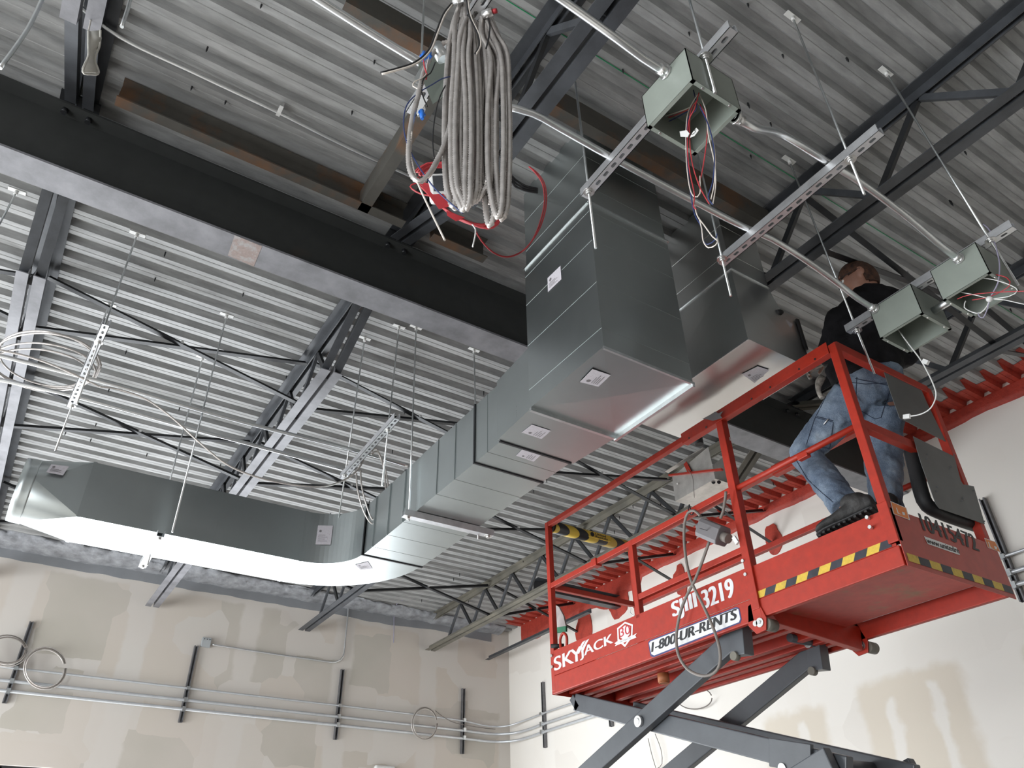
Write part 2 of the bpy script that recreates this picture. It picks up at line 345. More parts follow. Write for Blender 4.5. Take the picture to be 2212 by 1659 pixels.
# beam stub and angle beyond the fourth joist
b1 = MB(); b1.ext([(-.05,0),(.05,0),(.05,.006),(-.044,.006),(-.044,.144),(.05,.144),(.05,.15),(-.05,.15)], (4.93, 7.05, 4.62), (XR-.004, 7.05, 4.62))
tag(b1.build('steel_channel', M['primer']), 'short grey steel channel running from the fourth joist to the right wall', 'beam')
b1 = MB().ext(Lsec(0, .06, 0, .06, .006), (5.80, YB-.04, 4.54), (5.80, 7.15, 4.54))
tag(b1.build('steel_angle', M['primer']), 'thin grey angle iron ending bare in the room corner beside the red sealant', 'angle')
# X bridging between joists
rows = [(4.63, 'first row beyond girder'), (5.97, 'second row beyond girder'), (7.9, 'third row beyond girder'), (1.62, 'near side of girder'), (.0, 'row above the top edge')]
bays = [(0,1,'left bay'), (1,2,'middle bay'), (2,3,'right bay'), (3,4,'bay by the right wall'), (-1,0,'bay at left edge')]
for Y, rn in rows[:4]:
    for a, b, bn in bays:
        if Y == 1.62 and b < 3: continue
        xa = JX[a] + .03 if a >= 0 else -2.2; xb = (JX[b] - .03) if b < 4 else XR - .02
        for up_ in (0, 1):
            z0, z1 = (4.57, 4.95) if up_ else (4.95, 4.57)
            dy = .02 if up_ else -.014
            mb = MB().ext(Lsec(-.018, .036, -.018, .036, .005), (xa, Y+dy, z0), (xb, Y+dy, z1))
            o = mb.build('bridging_angle', M['primer_black'])
            tag(o, 'black brace %s rightward in the %s, %s' % ('rising' if up_ else 'falling', bn, rn), 'brace', 'X-bridging between joists')
        xm = (xa + xb) / 2
        bt = MB().cyl((xm, Y-.03, 4.76), (xm, Y+.03, 4.76), .011, 6).build('bridging_bolt', M['bolt'])
        tag(bt, 'small bolt at brace crossing in the %s, %s' % (bn, rn), 'bolt', 'bolts at the bridging crossings')
# rusty channels framing the roof openings
def channel_x(name, x0, x1, Y, z, h, w, mat, label, grp='rusty roof opening frames', side=1):
    s_ = side; mb = MB().ext([(0,0),(s_*w,0),(s_*w,.008),(s_*.008,.008),(s_*.008,h-.008),(s_*w,h-.008),(s_*w,h),(0,h)], (x0, Y, z), (x1, Y, z))
    return tag(mb.build(name, mat), label, 'beam', grp)
channel_x('rusty_channel', JX[0]+.16, 1.20, 2.93, 4.80, .15, .06, M['rust'], 'long rusty channel running along the girder left of the cable bundle')
channel_x('rusty_channel', 1.38, 1.74, 2.93, 4.80, .15, .06, M['rust'], 'short rusty channel between the joist and the wide duct drop')
channel_x('rusty_channel', JX[0]+.9, 1.20, 1.86, 4.80, .15, .06, M['rust'], 'rusty channel crossing behind the top of the hanging coil', side=-1)
channel_x('rusty_channel', 1.40, 3.02, 1.80, 4.80, .15, .06, M['rust'], 'rusty channel behind the grey pull box and its strut', side=-1)
mb = MB().ext([(0,0),(.06,0),(.06,.008),(.008,.008),(.008,.142),(.06,.142),(.06,.15),(0,.15)], (.93, 1.86, 4.80), (.93, 2.93, 4.80))
tag(mb.build('rusty_channel', M['rust']), 'rusty cross channel joining two roof frame channels left of the coil', 'beam', 'rusty roof opening frames')
# green laser light across the deck, modelled as a thin coloured tube
tag(MB().tube([(x, 1.575, ZD-.004) for x in (-1, 1, 3, 6.1)], .0022, 6).build('laser_line', M['green']), 'thin green laser line across the metal deck, modelled as a tube', 'laser line')
# screw tips poking through the deck
SCR = [(18,0)]
SCR = [(1140,0)]
scr_px = [(565,10),(448,104),(415,187),(488,218),(809,131),(761,240),(854,300),(1488,70),(1345,150),(1616,225),(1664,265),(1828,125),(1617,226),(2055,437),(1830,126),(2084,327),(1951,230),(357,547),(336,600),(526,633),(273,758),(236,840),(388,881),(208,915),(197,948),(142,934),(351,952),(318,980),(477,1002),(619,812),(874,888),(975,923),(848,974),(875,1015),(798,1082),(714,1109),(1045,848),(1367,1092),(1427,1090),(1338,1117),(1327,1148),(1153,1060),(1181,1037),(1670,1043),(993,1240),(980,1250),(1012,1297),(1057,1289),(1003,1317),(1130,1210),(911,1296),(2182,667),(2052,435),(1621,335),(1615,8),(1690,118)]
scr_px = sorted(set(scr_px)); regs = {}
def scr_reg(x, y):
    if y < 330 and x < 900: return 'in the deck left of the hanging cable bundle'
    if y < 330 and x < 1700: return 'in the deck around the wired pull box'
    if x > 1500 and y < 700: return 'in the deck at upper right'
    if x < 300: return 'in the deck round the left edge coil'
    if x < 560: return 'in the deck above the left duct run'
    if x < 900: return 'in the deck above the duct elbow'
    if x < 1100: return 'in the deck over the room corner'
    return 'in the deck behind the lift rails'
for q in scr_px: regs.setdefault(scr_reg(*q), []).append(q)
ORDN = ['first','second','third','fourth','fifth','sixth','seventh','eighth','ninth','tenth','eleventh','twelfth','thirteenth','fourteenth','fifteenth']
first = None
for rg, ql in regs.items():
    for i, (px, py) in enumerate(ql):
        p = W(px, py, 'Z', ZD)
        if first is None:
            mb = MB(); mb.tube([p + V((0,0,.01)), p - V((0,0,.018)), p - V((0,0,.034))], [.0045,.0045,.001], 6); first = mb.build('roofing_screw', M['primer_black']); fp = p; c = first
        else: c = first.copy(); COL.objects.link(c); c.location = first.location + (p - fp)
        tag(c, 'black screw tip %s, %s from the left' % (rg, ORDN[i]), 'screw', 'screw tips through the deck')
# red firestop sealant along the top of the right wall, following the deck flutes
mb = MB(); mb2 = MB(); prev = None
pr2 = [(yy, zz) for yy, zz in prof if yy > -1.0 and yy < YB - .3]
xs = [XR - .001, XR - .10, XR - .20]
random.seed(5); cols = []
for yy, zz in pr2:
    wd_ = .25 + .10 * mnoise.noise(V((yy*3.1, 0, 0))) + (.10 if zz > ZD + .01 else 0)
    cols.append([(XR-.001, yy, zz-.006), (XR-wd_*.5, yy, zz-.006), (XR-wd_, yy, zz-.004)])
vs = [p for c in cols for p in c]; mb.add(vs, [(3*i+k, 3*i+k+1, 3*i+k+4, 3*i+k+3) for i in range(len(cols)-1) for k in range(2)])
N_ = 160
for i in range(N_ + 1):
    yy = -1 + (YB - .35 + 1) * i / N_; dz = .13 + .022 * mnoise.noise(V((yy*2.3, 3, 0))) + .012 * mnoise.noise(V((yy*11, 5, 0)))
    if yy > 6.6: dz += .10 + .16 * max(0, mnoise.noise(V((yy*2.0, 9, 0))))
    mb2.v += [(XR-.012, yy, ZD), (XR-.016, yy, ZD-dz*.6), (XR-.010, yy, ZD-dz), (XR+.001, yy, ZD-dz)]; mb2.sm
for i in range(N_):
    for k in range(3): mb2.f.append((4*i+k, 4*i+k+1, 4*i+k+5, 4*i+k+4)); mb2.sm.append(True)
o = mb.build('firestop_sealant', M['sealant']); tag(o, 'red sealant brushed over the deck flutes along the right wall', 'sealant', kind='stuff')
o = mb2.build('firestop_sealant', M['sealant']); tag(o, 'red sealant band along the top edge of the right wall', 'sealant', kind='stuff')
def splat(name, c, ry, rz, seed, label, mat=None):
    mb = MB(); n = 22; c = V(c); pts = []
    for i in range(n):
        a = 2*math.pi*i/n; r = 1 + .35 * mnoise.noise(V((math.cos(a)*1.5, math.sin(a)*1.5, seed)))
        pts.append((XR-.014, c.y + ry*r*math.cos(a), c.z + rz*r*math.sin(a)))
    back = [(XR+.001, p[1]*1.0, p[2]) for p in pts]
    mb.add([(XR-.03, c.y, c.z)] + pts + back, [(0, 1+i, 1+(i+1)%n) for i in range(n)] + [(1+i, 1+n+i, 1+n+(i+1)%n, 1+(i+1)%n) for i in range(n)])
    return tag(mb.build(name, mat or M['sealant']), label, 'sealant', 'red sealant patches on the right wall')
splat('sealant_patch', (XR, 4.63, 4.62), .10, .16, 1, 'red sealant patch round brace ends right of the tall lift post')
splat('sealant_patch', (XR, 5.97, 4.62), .10, .17, 2, 'red sealant patch round brace ends above the bare lift side panel')
splat('sealant_patch', (XR, 7.05, 4.70), .20, .16, 3, 'red sealant blob around the channel end on the right wall')
splat('sealant_patch', (XR, 7.75, 4.56), .16, .26, 4, 'large dripping red sealant patch beside the left lift post')
# sprayed foam and grey coating along the top of the back wall
mb = MB(); nx, na = 300, 9; random.seed(3); sec = []
for i in range(nx + 1):
    x = -3.0 + (XR - .18 + 3.0) * i / nx
    for k in range(na):
        a = math.pi/2 * k / (na - 1); depth = .37 - .022 * (x + 1); h = .075 + .02 * mnoise.noise(V((x*1.3, 1, 0)))
        r = 1 + .16 * mnoise.noise(V((x*5, a*2, 4))) + .09 * mnoise.noise(V((x*16, a*6, 2))) + .05 * mnoise.noise(V((x*40, a*14, 2)))
        mb.v.append((x, YB - .002 - depth * r * math.sin(math.pi/2 - a) , ZD - .001 - (h * r) * math.sin(a) ))
for i in range(nx):
    for k in range(na - 1): mb.f.append((i*na+k, i*na+k+1, (i+1)*na+k+1, (i+1)*na+k)); mb.sm.append(True)
o = mb.build('sprayed_foam', M['foam']); tag(o, 'lumpy grey sprayed foam along the top of the back wall', 'insulation', kind='stuff')
mb = MB()
for i in range(241):
    x = -3.0 + (XR - .3 + 3.0) * i / 240; d = .175 + .035 * mnoise.noise(V((x*1.1, 7, 0))) + .012 * mnoise.noise(V((x*5, 8, 0)))
    mb.v += [(x, YB-.012, ZD-.05), (x, YB-.010, ZD-d), (x, YB+.001, ZD-d)]
for i in range(240):
    for k in range(2): mb.f.append((3*i+k, 3*i+k+1, 3*i+k+4, 3*i+k+3)); mb.sm.append(False)
tag(mb.build('grey_coating', M['foam_paint']), 'smooth grey coating with a wavy lower edge below the sprayed foam', 'coating', kind='stuff')
# ------------------------------------------------------------------ ducts
def quad(mb, a, b, c, d): mb.add([a, b, c, d], [(0,1,2,3)])
def label_on(parent, pts, lift=(0,0,0), name='duct_label', lab=None, stamp=True):
    pts = [V(p) + V(lift) for p in pts]; n = (pts[1]-pts[0]).cross(pts[3]-pts[0]).normalized(); th = n * .0012
    mb = MB(); mb.add([p for p in pts] + [p - th for p in pts], [(0,1,2,3),(7,6,5,4),(0,4,5,1),(1,5,6,2),(2,6,7,3),(3,7,4,0)])
    o = mb.build(name, M['label_paper'], parent)
    if lab: o['label'] = lab
    c = pts[0] + (pts[1]-pts[0])*.22 + (pts[3]-pts[0])*.30; u = (pts[1]-pts[0]).normalized(); w = (pts[3]-pts[0]).normalized(); r = (pts[1]-pts[0]).length * .085
    s2 = MB()
    for sg in (1, -1): s2.add([c + n*sg*.0022 + u*r*math.cos(t*math.pi/6) + w*r*1.1*math.sin(t*math.pi/6) for t in range(12)], [tuple(range(12))])
    for k in range(4):
        e = pts[0] + (pts[3]-pts[0])*(.5 + .1*k) + (pts[1]-pts[0])*.12; f = e + (pts[1]-pts[0])*(.62 if k % 2 else .45)
        for sg in (1, -1): s2.add([e + n*sg*.0022, f + n*sg*.0022, f + w*.003 + n*sg*.0022, e + w*.003 + n*sg*.0022], [(0,1,2,3)])
    s2.build('printing', M['grey_pl'], o); return o
XA0, XA1, YA0, YA1, ZA, ZJ = 1.755, 2.268, 1.948, 2.508, 3.53, 4.42
def dbox(lo, hi, skip=(), brk=0.0):
    "sheet metal box; faces with brk>0 are cross-broken into four shallow triangles"
    (a,b,c),(d,e,f) = lo, hi; mb = MB()
    faces = {'-x': [(a,e,c),(a,b,c),(a,b,f),(a,e,f)], '+x': [(d,b,c),(d,e,c),(d,e,f),(d,b,f)], '-y': [(a,b,c),(d,b,c),(d,b,f),(a,b,f)], '+y': [(d,e,c),(a,e,c),(a,e,f),(d,e,f)], '-z': [(a,e,c),(d,e,c),(d,b,c),(a,b,c)], '+z': [(a,b,f),(d,b,f),(d,e,f),(a,e,f)]}
    nn = {'-x': V((-1,0,0)), '+x': V((1,0,0)), '-y': V((0,-1,0)), '+y': V((0,1,0)), '-z': V((0,0,-1)), '+z': V((0,0,1))}
    for k, q in faces.items():
        if k in skip: continue
        if brk: ctr = sum((V(p) for p in q), V()) / 4 + nn[k] * brk; mb.add(q + [ctr], [(0,1,4),(1,2,4),(2,3,4),(3,0,4)])
        else: mb.add(q, [(0,1,2,3)])
    return mb
A = thing('duct_drop', 'wide dark galvanised duct drop from the roof with a label on its left side', 'duct', (XA0, YA0, ZA))
mb = dbox((XA0,YA0,ZA), (XA1,YA1,ZJ), ('-z',), 0)
mb.build('lower_casing', M['duct'], A)
quadb = MB(); ctr = V(((XA0+XA1)/2, (YA0+YA1)/2, ZA-.009)); q = [(XA0,YA1,ZA),(XA1,YA1,ZA),(XA1,YA0,ZA),(XA0,YA0,ZA)]
quadb.add(q + [ctr], [(0,1,4),(1,2,4),(2,3,4),(3,0,4)]).build('bottom_panel', M['duct'], A)['label'] = 'bright cross-creased bottom panel'
dbox((XA0+.006,YA0+.006,ZJ), (XA1-.006,YA1-.006,ZD+.02), ('-z','+z')).build('upper_casing', M['duct'], A)
fl = MB()
for z in (ZJ,):
    fl.box((XA0-.008,YA0-.008,z-.004), (XA1+.008,YA0+.004,z+.004)); fl.box((XA0-.008,YA0,z-.004), (XA0+.004,YA1+.008,z+.004)); fl.box((XA1-.004,YA0,z-.004), (XA1+.008,YA1+.008,z+.004)); fl.box((XA0,YA1-.004,z-.004),(XA1,YA1+.008,z+.004))
fl.build('joint_flange', M['galv'], A)
rim = MB(); rim.box((XA0-.004,YA0-.006,ZA-.014), (XA1+.006,YA0+.004,ZA)); rim.box((XA1-.004,YA0,ZA-.022), (XA1+.012,YA1+.004,ZA)); rim.box((XA0,YA1-.012,ZA-.018), (XA1,YA1+.004,ZA))
rim.build('bottom_flange', M['galv'], A)
for z in (3.635, 3.90, 4.165, 4.36):
    MB().box((XA0-.0012,YA0-.0012,z-.002), (XA1+.001,YA0+.001,z+.002)).box((XA0-.0012,YA0,z-.002), (XA0+.001,YA1,z+.002)).build('stiffening_bead', M['duct'], A)
for z in (4.55, 4.78): MB().box((XA0+.005,YA0+.005,z-.002), (XA1-.002,YA0+.007,z+.002)).box((XA0+.005,YA0+.005,z-.002), (XA0+.007,YA1-.006,z+.002)).build('stiffening_bead', M['duct'], A)
label_on(A, [W(1183,601,'X',XA0-.002), W(1211,574,'X',XA0-.002), W(1213,603,'X',XA0-.002), W(1184,631,'X',XA0-.002)])
label_on(A, [W(1253,825,'Z',ZA-.0075), W(1280,797,'Z',ZA-.0075), W(1319,810,'Z',ZA-.0075), W(1293,835,'Z',ZA-.0075)], lift=(0,0,0))
# branch, elbow and run toward the far left
BX0, BX1, BH = 1.80, 2.235, .36; BT = ZA + BH; RY0, RY1 = 4.86, 5.285; CX, CY, RI, RO = 1.49, 4.55, .31, .735
B = thing('supply_duct', 'long galvanised duct leaving the drop and turning left toward the back wall', 'duct', (BX0, 2.6, ZA))
def casing(sections, name, taper=False):
    "sections: list of (inner point, outer point) in plan along the duct"
    mb = MB(); n = len(sections)
    for (i0, i1), (o0, o1) in sections: mb.v += [(i0,i1,ZA), (i0,i1,BT), (o0,o1,BT), (o0,o1,ZA)]
    for i in range(n-1):
        for k in range(4): mb.f.append((4*i+k, 4*i+(k+1)%4, 4*(i+1)+(k+1)%4, 4*(i+1)+k)); mb.sm.append(False)
    return mb.build(name, M['duct'], B)
ys = [2.508, 2.84, 3.10, 3.75, 4.55]
casing([((XA0+.005,2.508),(XA1+.01,2.508)), ((BX0-.02,2.84),(BX1+.02,2.84))], 'duct_section')
for a, b in zip(ys[1:-1], ys[2:]): casing([((BX0+.004*(b-2.8),a),(BX1,a)), ((BX0+.004*(b-2.8),b),(BX1,b))], 'duct_section')
casing([((CX+RI*math.cos(t), CY+RI*math.sin(t)), (CX+RO*math.cos(t), CY+RO*math.sin(t))) for t in [math.pi/2*i/16 for i in range(17)]], 'elbow')['label'] = 'curved square elbow turning left'
xs = [CX, 1.13, .60, .14]
for a, b in zip(xs[:-1], xs[1:]): casing([((a,RY0),(a,RY1)), ((b,RY0),(b,RY1))], 'duct_section')
def ring(mb, axis, pos, lo, hi, t=.006, w=.012):      # drive-cleat rib round the casing at a joint
    if axis == 'y':
        a, b = lo, hi; mb.box((a-t,pos-w/2,ZA-t),(b+t,pos+w/2,ZA)); mb.box((a-t,pos-w/2,BT),(b+t,pos+w/2,BT+t)); mb.box((a-t,pos-w/2,ZA),(a,pos+w/2,BT)); mb.box((b,pos-w/2,ZA),(b+t,pos+w/2,BT))
    else:
        a, b = lo, hi; mb.box((pos-w/2,a-t,ZA-t),(pos+w/2,b+t,ZA)); mb.box((pos-w/2,a-t,BT),(pos+w/2,b+t,BT+t)); mb.box((pos-w/2,a-t,ZA),(pos+w/2,a,BT)); mb.box((pos-w/2,b,ZA),(pos+w/2,b+t,BT))
for yy in (2.84, 3.10, 4.55):
    mb = MB(); ring(mb, 'y', yy, BX0, BX1); mb.build('joint_cleat', M['primer_black'] if yy < 4.6 else M['galv'], B)
for xx in (CX, .14): mb = MB(); ring(mb, 'x', xx, RY0, RY1, .003, .02); mb.build('joint_cleat', M['duct'], B)
for yy in (2.97, 3.32, 3.53, 3.96, 4.18, 4.40): MB().box((BX0-.001,yy-.002,ZA-.001),(BX1,yy+.002,BT)).build('stiffening_bead', M['duct'], B)
for xx in (1.32, .92, .75, .40): MB().box((xx-.002,RY0-.001,ZA-.001),(xx+.002,RY1,BT)).build('stiffening_bead', M['duct'], B)
# square to round transition with collar
n = 32; cy, cz, rr = (RY0+RY1)/2, ZA+BH/2, .193; x1, x0 = .14, -.14; mb = MB(); hy, hz = (RY1-RY0)/2, BH/2
cir = [(x0, cy+rr*math.cos(2*math.pi*i/n), cz+rr*math.sin(2*math.pi*i/n)) for i in range(n)]
cor = [(x1, cy+sy*hy, cz+sz*hz) for sy, sz in ((1,1),(-1,1),(-1,-1),(1,-1))]
for k in range(4):
    q0 = k*n//4
    for i in range(n//4): mb.add([cor[k], cir[(q0+i)%n], cir[(q0+i+1)%n]], [(0,1,2)], True)
    mb.add([cor[k-1], cor[k], cir[q0]], [(0,1,2)])
mb.build('square_to_round_transition', M['duct'], B)
mb = MB()
for x_, r_ in ((x0+.004, rr), (x0, rr+.005), (x0-.006, rr+.003), (x0-.04, rr+.002), (x0-.075, rr-.002), (x0-.075, rr-.010), (x0, rr-.010)):
    mb.v += [(x_, cy+r_*math.cos(2*math.pi*i/n), cz+r_*math.sin(2*math.pi*i/n)) for i in range(n)]
mb.f += [(k*n+i, k*n+(i+1)%n, (k+1)*n+(i+1)%n, (k+1)*n+i) for k in range(6) for i in range(n)]; mb.sm += [True]*(6*n)
mb.build('round_collar', M['duct'], B)
e = .002
label_on(B, [W(1113,868,'X',BX0-.03), W(1137,856,'X',BX0-.03), W(1138,886,'X',BX0-.03), W(1114,908,'X',BX0-.03)])
for q in ([(1127,934),(1149,917),(1190,930),(1170,948)], [(1115,984),(1130,969),(1171,980),(1153,997)], [(767,1220),(795,1213),(805,1228),(779,1231)]): label_on(B, [W(x,y,'Z',ZA-.0018) for x, y in q])
t1, t2 = math.radians(76), math.radians(58)
fpt = lambda px, py: W(px, py, 'Y', 4.855)
label_on(B, [V((1.575,4.848,3.80)), V((1.665,4.80,3.80)), V((1.665,4.80,3.66)), V((1.575,4.848,3.66))])
label_on(B, [W(111,1003,'Y',4.86), W(149,1008,'Y',4.855), W(136,1027,'Y',4.845), W(100,1020,'Y',4.845)])
# return duct with diamond creases
C0 = V((2.72, 1.93, 3.955)); C1 = V((3.215, 2.845, 4.44))
D = thing('return_duct', 'mirror bright return duct with diamond creased bottom above the red lift rail', 'duct', tuple(C0))
mb = MB(); a, b = C0, C1; up1 = 3.015
q = [(a.x,b.y,a.z),(b.x,b.y,a.z),(b.x,a.y,a.z),(a.x,a.y,a.z)]; ctr = V(((a.x+b.x)/2,(a.y+b.y)/2,a.z-.005)); mb.add(q+[ctr], [(0,1,4),(1,2,4),(2,3,4),(3,0,4)]).build('bottom_panel', M['duct2'], D)['label'] = 'mirror bright creased bottom panel'
mb = MB(); lo = [(a.x,a.y,a.z),(b.x,a.y,a.z),(b.x,b.y,a.z),(a.x,b.y,a.z)]; hi = [(a.x,a.y,b.z),(up1,a.y,b.z),(up1,b.y-.42,b.z),(a.x,b.y-.42,b.z)]
for i in range(4):
    j = (i+1) % 4; qq = [lo[i], lo[j], hi[j], hi[i]]; c_ = sum((V(p) for p in qq), V())/4; nrm = [(0,-1,0),(1,0,0),(0,1,0),(-1,0,0)][i]; mb.add(qq + [c_ + V(nrm)*.008], [(0,1,4),(1,2,4),(2,3,4),(3,0,4)])
mb.build('lower_casing', M['duct2'], D)
mb = MB(); mb.box((a.x,a.y,b.z+.001),(up1,b.y-.42,ZD+.02)); mb.build('upper_casing', M['duct2'], D)
mb = MB(); mb.box((a.x-.008,a.y-.008,b.z-.004),(up1+.008,a.y,b.z+.004)); mb.box((a.x-.008,a.y,b.z-.004),(a.x,b.y-.42,b.z+.004)); mb.build('joint_flange', M['galv'], D)
mb = MB(); mb.box((a.x-.006,a.y-.004,a.z-.008),(a.x+.004,b.y,a.z)); mb.build('bottom_edge', M['galv'], D)
for z in (4.56, 4.78): MB().box((a.x-.0015,a.y-.0015,z-.002),(up1+.001,b.y-.42,z+.002)).build('stiffening_bead', M['duct2'], D)
label_on(D, [W(1603,808,'Z',a.z-.0055), W(1637,791,'Z',a.z-.0055), W(1662,799,'Z',a.z-.0055), W(1630,827,'Z',a.z-.0055)])
# side outlet to the right of the return duct, open ended
S = thing('duct_fitting', 'folded dark sheet metal side fitting right of the return duct', 'duct', (3.22, 1.96, 4.0))
mb = MB(); p = [W(1690,672,'Y',1.95), W(1725,688,'Y',1.95), W(1752,800,'Y',1.95), W(1655,745,'Y',1.95)]; back = [V(x)+V((0,.34,0)) for x in p]
mb.add(p+back, [(0,1,2,3),(7,6,5,4),(0,4,5,1),(1,5,6,2),(2,6,7,3),(3,7,4,0)]); mb.build('casing', M['duct2'], S)
mb = MB(); e0, e1 = W(1722,690,'Y',1.94), W(1742,755,'Y',1.94); mb.bar(e0, e1, .02, .012, (0,1,0)); mb.build('edge_gasket', M['black'], S)
label_on(S, [W(1686,683,'Y',1.946), W(1712,700,'Y',1.946), W(1706,722,'Y',1.946), W(1688,713,'Y',1.946)])
mb = MB(); c_ = W(1684,675,'Y',1.93); mb.tube([c_ + V((-.03,0,-.012)), c_, c_ + V((.022,0,.012))], [.014,.018,.012], 12); mb.build('damper_knob', M['black'], S)
# ------------------------------------------------------------------ hangers
def hanger_rod(top, bot, label, grp='threaded hanger rods', clip=True, r=.0052):
    t = thing('threaded_rod', label, 'rod', tuple(top), grp); top, bot = V(top), V(bot)
    MB().cyl(tuple(bot), tuple(top), r, 8).build('rod', M['galv'], t)
    if clip:
        k = MB(); k.box((top.x-.045,top.y-.014,top.z-.004),(top.x+.045,top.y+.014,top.z-.0005)); k.cyl((top.x,top.y,top.z-.03),(top.x,top.y,top.z-.003),.010,8); k.build('deck_clip', M['white_pl'], t)
    return t
def nut(parent, p, r=.013, washer=.024):
    mb = MB(); mb.cyl((p[0],p[1],p[2]-.012),(p[0],p[1],p[2]),r,6); mb.cyl((p[0],p[1],p[2]-.001),(p[0],p[1],p[2]+.003),washer,14); mb.build('nut_and_washer', M['bolt'], parent)
def R2(t, b, label, zt=ZD, zb=None, ax='Z', clip=True):
    top = W(*t, 'Z', zt); v = W(*b, 'Z', zb); return hanger_rod(top, v, label, clip=clip)
# slotted strut: channel with its slotted back facing down
def strut(p0, p1, label, w=.041, h=.041, pitch=.051, hole=(.028,.014), name='slotted_strut', grp='slotted struts', flip=False):
    p0, p1 = V(p0), V(p1); d = (p1-p0); Ln = d.length; d.normalize(); sdv = d.cross(V((0,0,1))).normalized(); t = .003
    T = thing(name, label, 'strut', tuple(p0), grp); n = int(Ln / pitch); m = (Ln - n*pitch)/2; mb = MB()
    def q(u0,u1,s0,s1,z0=0): return mb.add([p0+d*u+sdv*s+V((0,0,z0)) for u, s in ((u0,s0),(u1,s0),(u1,s1),(u0,s1))], [(0,1,2,3)])
    hw = hole[1]/2
    for zz in (0, t):
        q(0,Ln,-w/2,-hw,zz); q(0,Ln,hw,w/2,zz); x = 0
        for i in range(n):
            c = m + (i+.5)*pitch; q(x, c-hole[0]/2, -hw, hw, zz); x = c + hole[0]/2
        q(x, Ln, -hw, hw, zz)
    # rounded slot ends
    for i in range(n):
        c = m + (i+.5)*pitch
        for s_ in (-1, 1):
            e_ = c + s_*hole[0]/2; ci = e_ - s_*hw
            for sd2 in (-1, 1):
                arc = [(ci + s_*hw*math.cos(a), sd2*hw*math.sin(a)) for a in (0, math.pi/6, math.pi/3, math.pi/2)]
                pts = [(e_, sd2*hw)] + arc; mb.add([p0+d*u+sdv*s2 for u, s2 in pts], [tuple(range(5))])
    for s_ in (-1, 1):
        mb.ext([(s_*w/2,0),(s_*(w/2-t),0),(s_*(w/2-t),h-t),(s_*(w/2-.010),h-t),(s_*(w/2-.010),h),(s_*w/2,h)], p0, p1)
    mb.build('channel', M['strut'], T); return T
ZS = 3.98
s0 = strut((.69,.55,ZS), (.675,1.66,ZS), 'slotted strut behind the big hanging cable bundle')
s1 = strut((1.46,1.64,ZS), (1.44,.79,ZS), 'slotted strut crossing behind the pull box stuffed with coloured wires')
s2 = strut((2.235,1.63,ZS), (2.225,.785,ZS), 'long slotted strut in the middle right with no box on it')
s3 = strut((3.155,1.645,ZS), (3.155,.785,ZS), 'slotted strut carrying the two right-hand pull boxes')
ZL = 4.18
s4 = strut((-.052,3.83,ZL), (-.095,4.80,ZL), 'white slotted strut at left beside the loose cable coil')
ZL2 = 4.12
s5 = strut((1.64,3.79,ZL2), (1.66,4.71,ZL2), 'slotted strut above the duct elbow with cable draped over its end')
def rod_at(px, py, zs, top, zbot, label, zt=ZD, ext=None, clip=True):
    s = W(px, py, 'Z', zs); tp = W(*top, 'Z', zt) if top else V((s.x, s.y, zt)); d = (s - tp); b = tp + d * ((zbot - zt) / (zs - zt))
    t = hanger_rod(tp, b, label, clip=clip); nut(t, s); return t
rod_at(1272,415,ZS,(1243,178),3.72,'threaded rod at the near end of the wired box strut', 4.54, clip=False)
rod_at(1524,125,ZS,None,3.78,'threaded rod passing beside the wired pull box')
rod_at(1560,560,ZS,None,3.76,'threaded rod at the low end of the empty strut in front of the return duct')
rod_at(1837,345,ZS,None,3.78,'threaded rod at the upper end of the empty strut')
rod_at(1852,715,ZS,(1704,345),3.75,'threaded rod in front of the worker ending over his back pocket')
rod_at(2140,520,ZS,(1913,155),3.75,'threaded rod running down to the right-hand pull box')
rod_at(905,235,ZS,(917,-20),3.93,'threaded rod left of the big hanging cable bundle')
rod_at(213,740,ZL,(297,505),3.78,'threaded rod at the near end of the left strut')
rod_at(155,877,ZL,None,3.86,'threaded rod at the low end of the left strut')
rod_at(838,930,ZL2,(862,705),3.72,'threaded rod at the upper end of the strut over the elbow')
rod_at(745,1028,ZL2,(788,730),3.62,'threaded rod at the low end of the strut over the elbow')
R2((490,680),(372,1150),'threaded rod to the trapeze under the left duct run, near side', zb=3.46); R2((438,772),(318,1222),'threaded rod to the trapeze under the left duct run, far side', zb=3.42)
R2((899,706),(883,1125),'threaded rod to the trapeze under the straight duct, left side', zb=3.47); R2((1024,755),(1033,1165),'threaded rod to the trapeze under the straight duct, right side', zb=3.46)
R2((37,412),(-20,520),'threaded rod at the far left edge of the picture', zb=4.6)
# near left: rods with white ends
for a_, b_, l_ in (((285,-60),(263,58),'thick bright rod end hanging beside the top left joist'), ((95,-10),(0,147),'thin bent bright rod crossing the top left corner')):
    p_, q_ = W(*a_, 'Y', 2.2), W(*b_, 'Y', 2.2)
    tag(MB().tube(spline([p_, (p_+q_)/2 + V((.01,0,.012)), q_], .05), .0075, 8).build('threaded_rod', M['galv']), l_, 'rod', 'threaded hanger rods')
# trapezes under the duct
def trapeze(p0, p1, label):
    t = thing('trapeze_bar', label, 'strut', tuple(p0), 'duct trapeze bars'); p0, p1 = V(p0), V(p1)
    MB().ext([(-.022,0),(.022,0),(.022,.04),(.019,.04),(.019,.003),(-.019,.003),(-.019,.04),(-.022,.04)], p0, p1).build('channel', M['strut'], t)
    for p in (p0.lerp(p1,.05), p1.lerp(p0,.05)): nut(t, (p.x,p.y,p.z))
trapeze((BX0-.07,3.80,ZA-.043), (BX1+.10,3.79,ZA-.043), 'brown-grey trapeze bar under the straight duct run')
trapeze((.60,RY0-.05,ZA-.043), (.61,RY1+.10,ZA-.043), 'bright white trapeze bar under the left duct run')
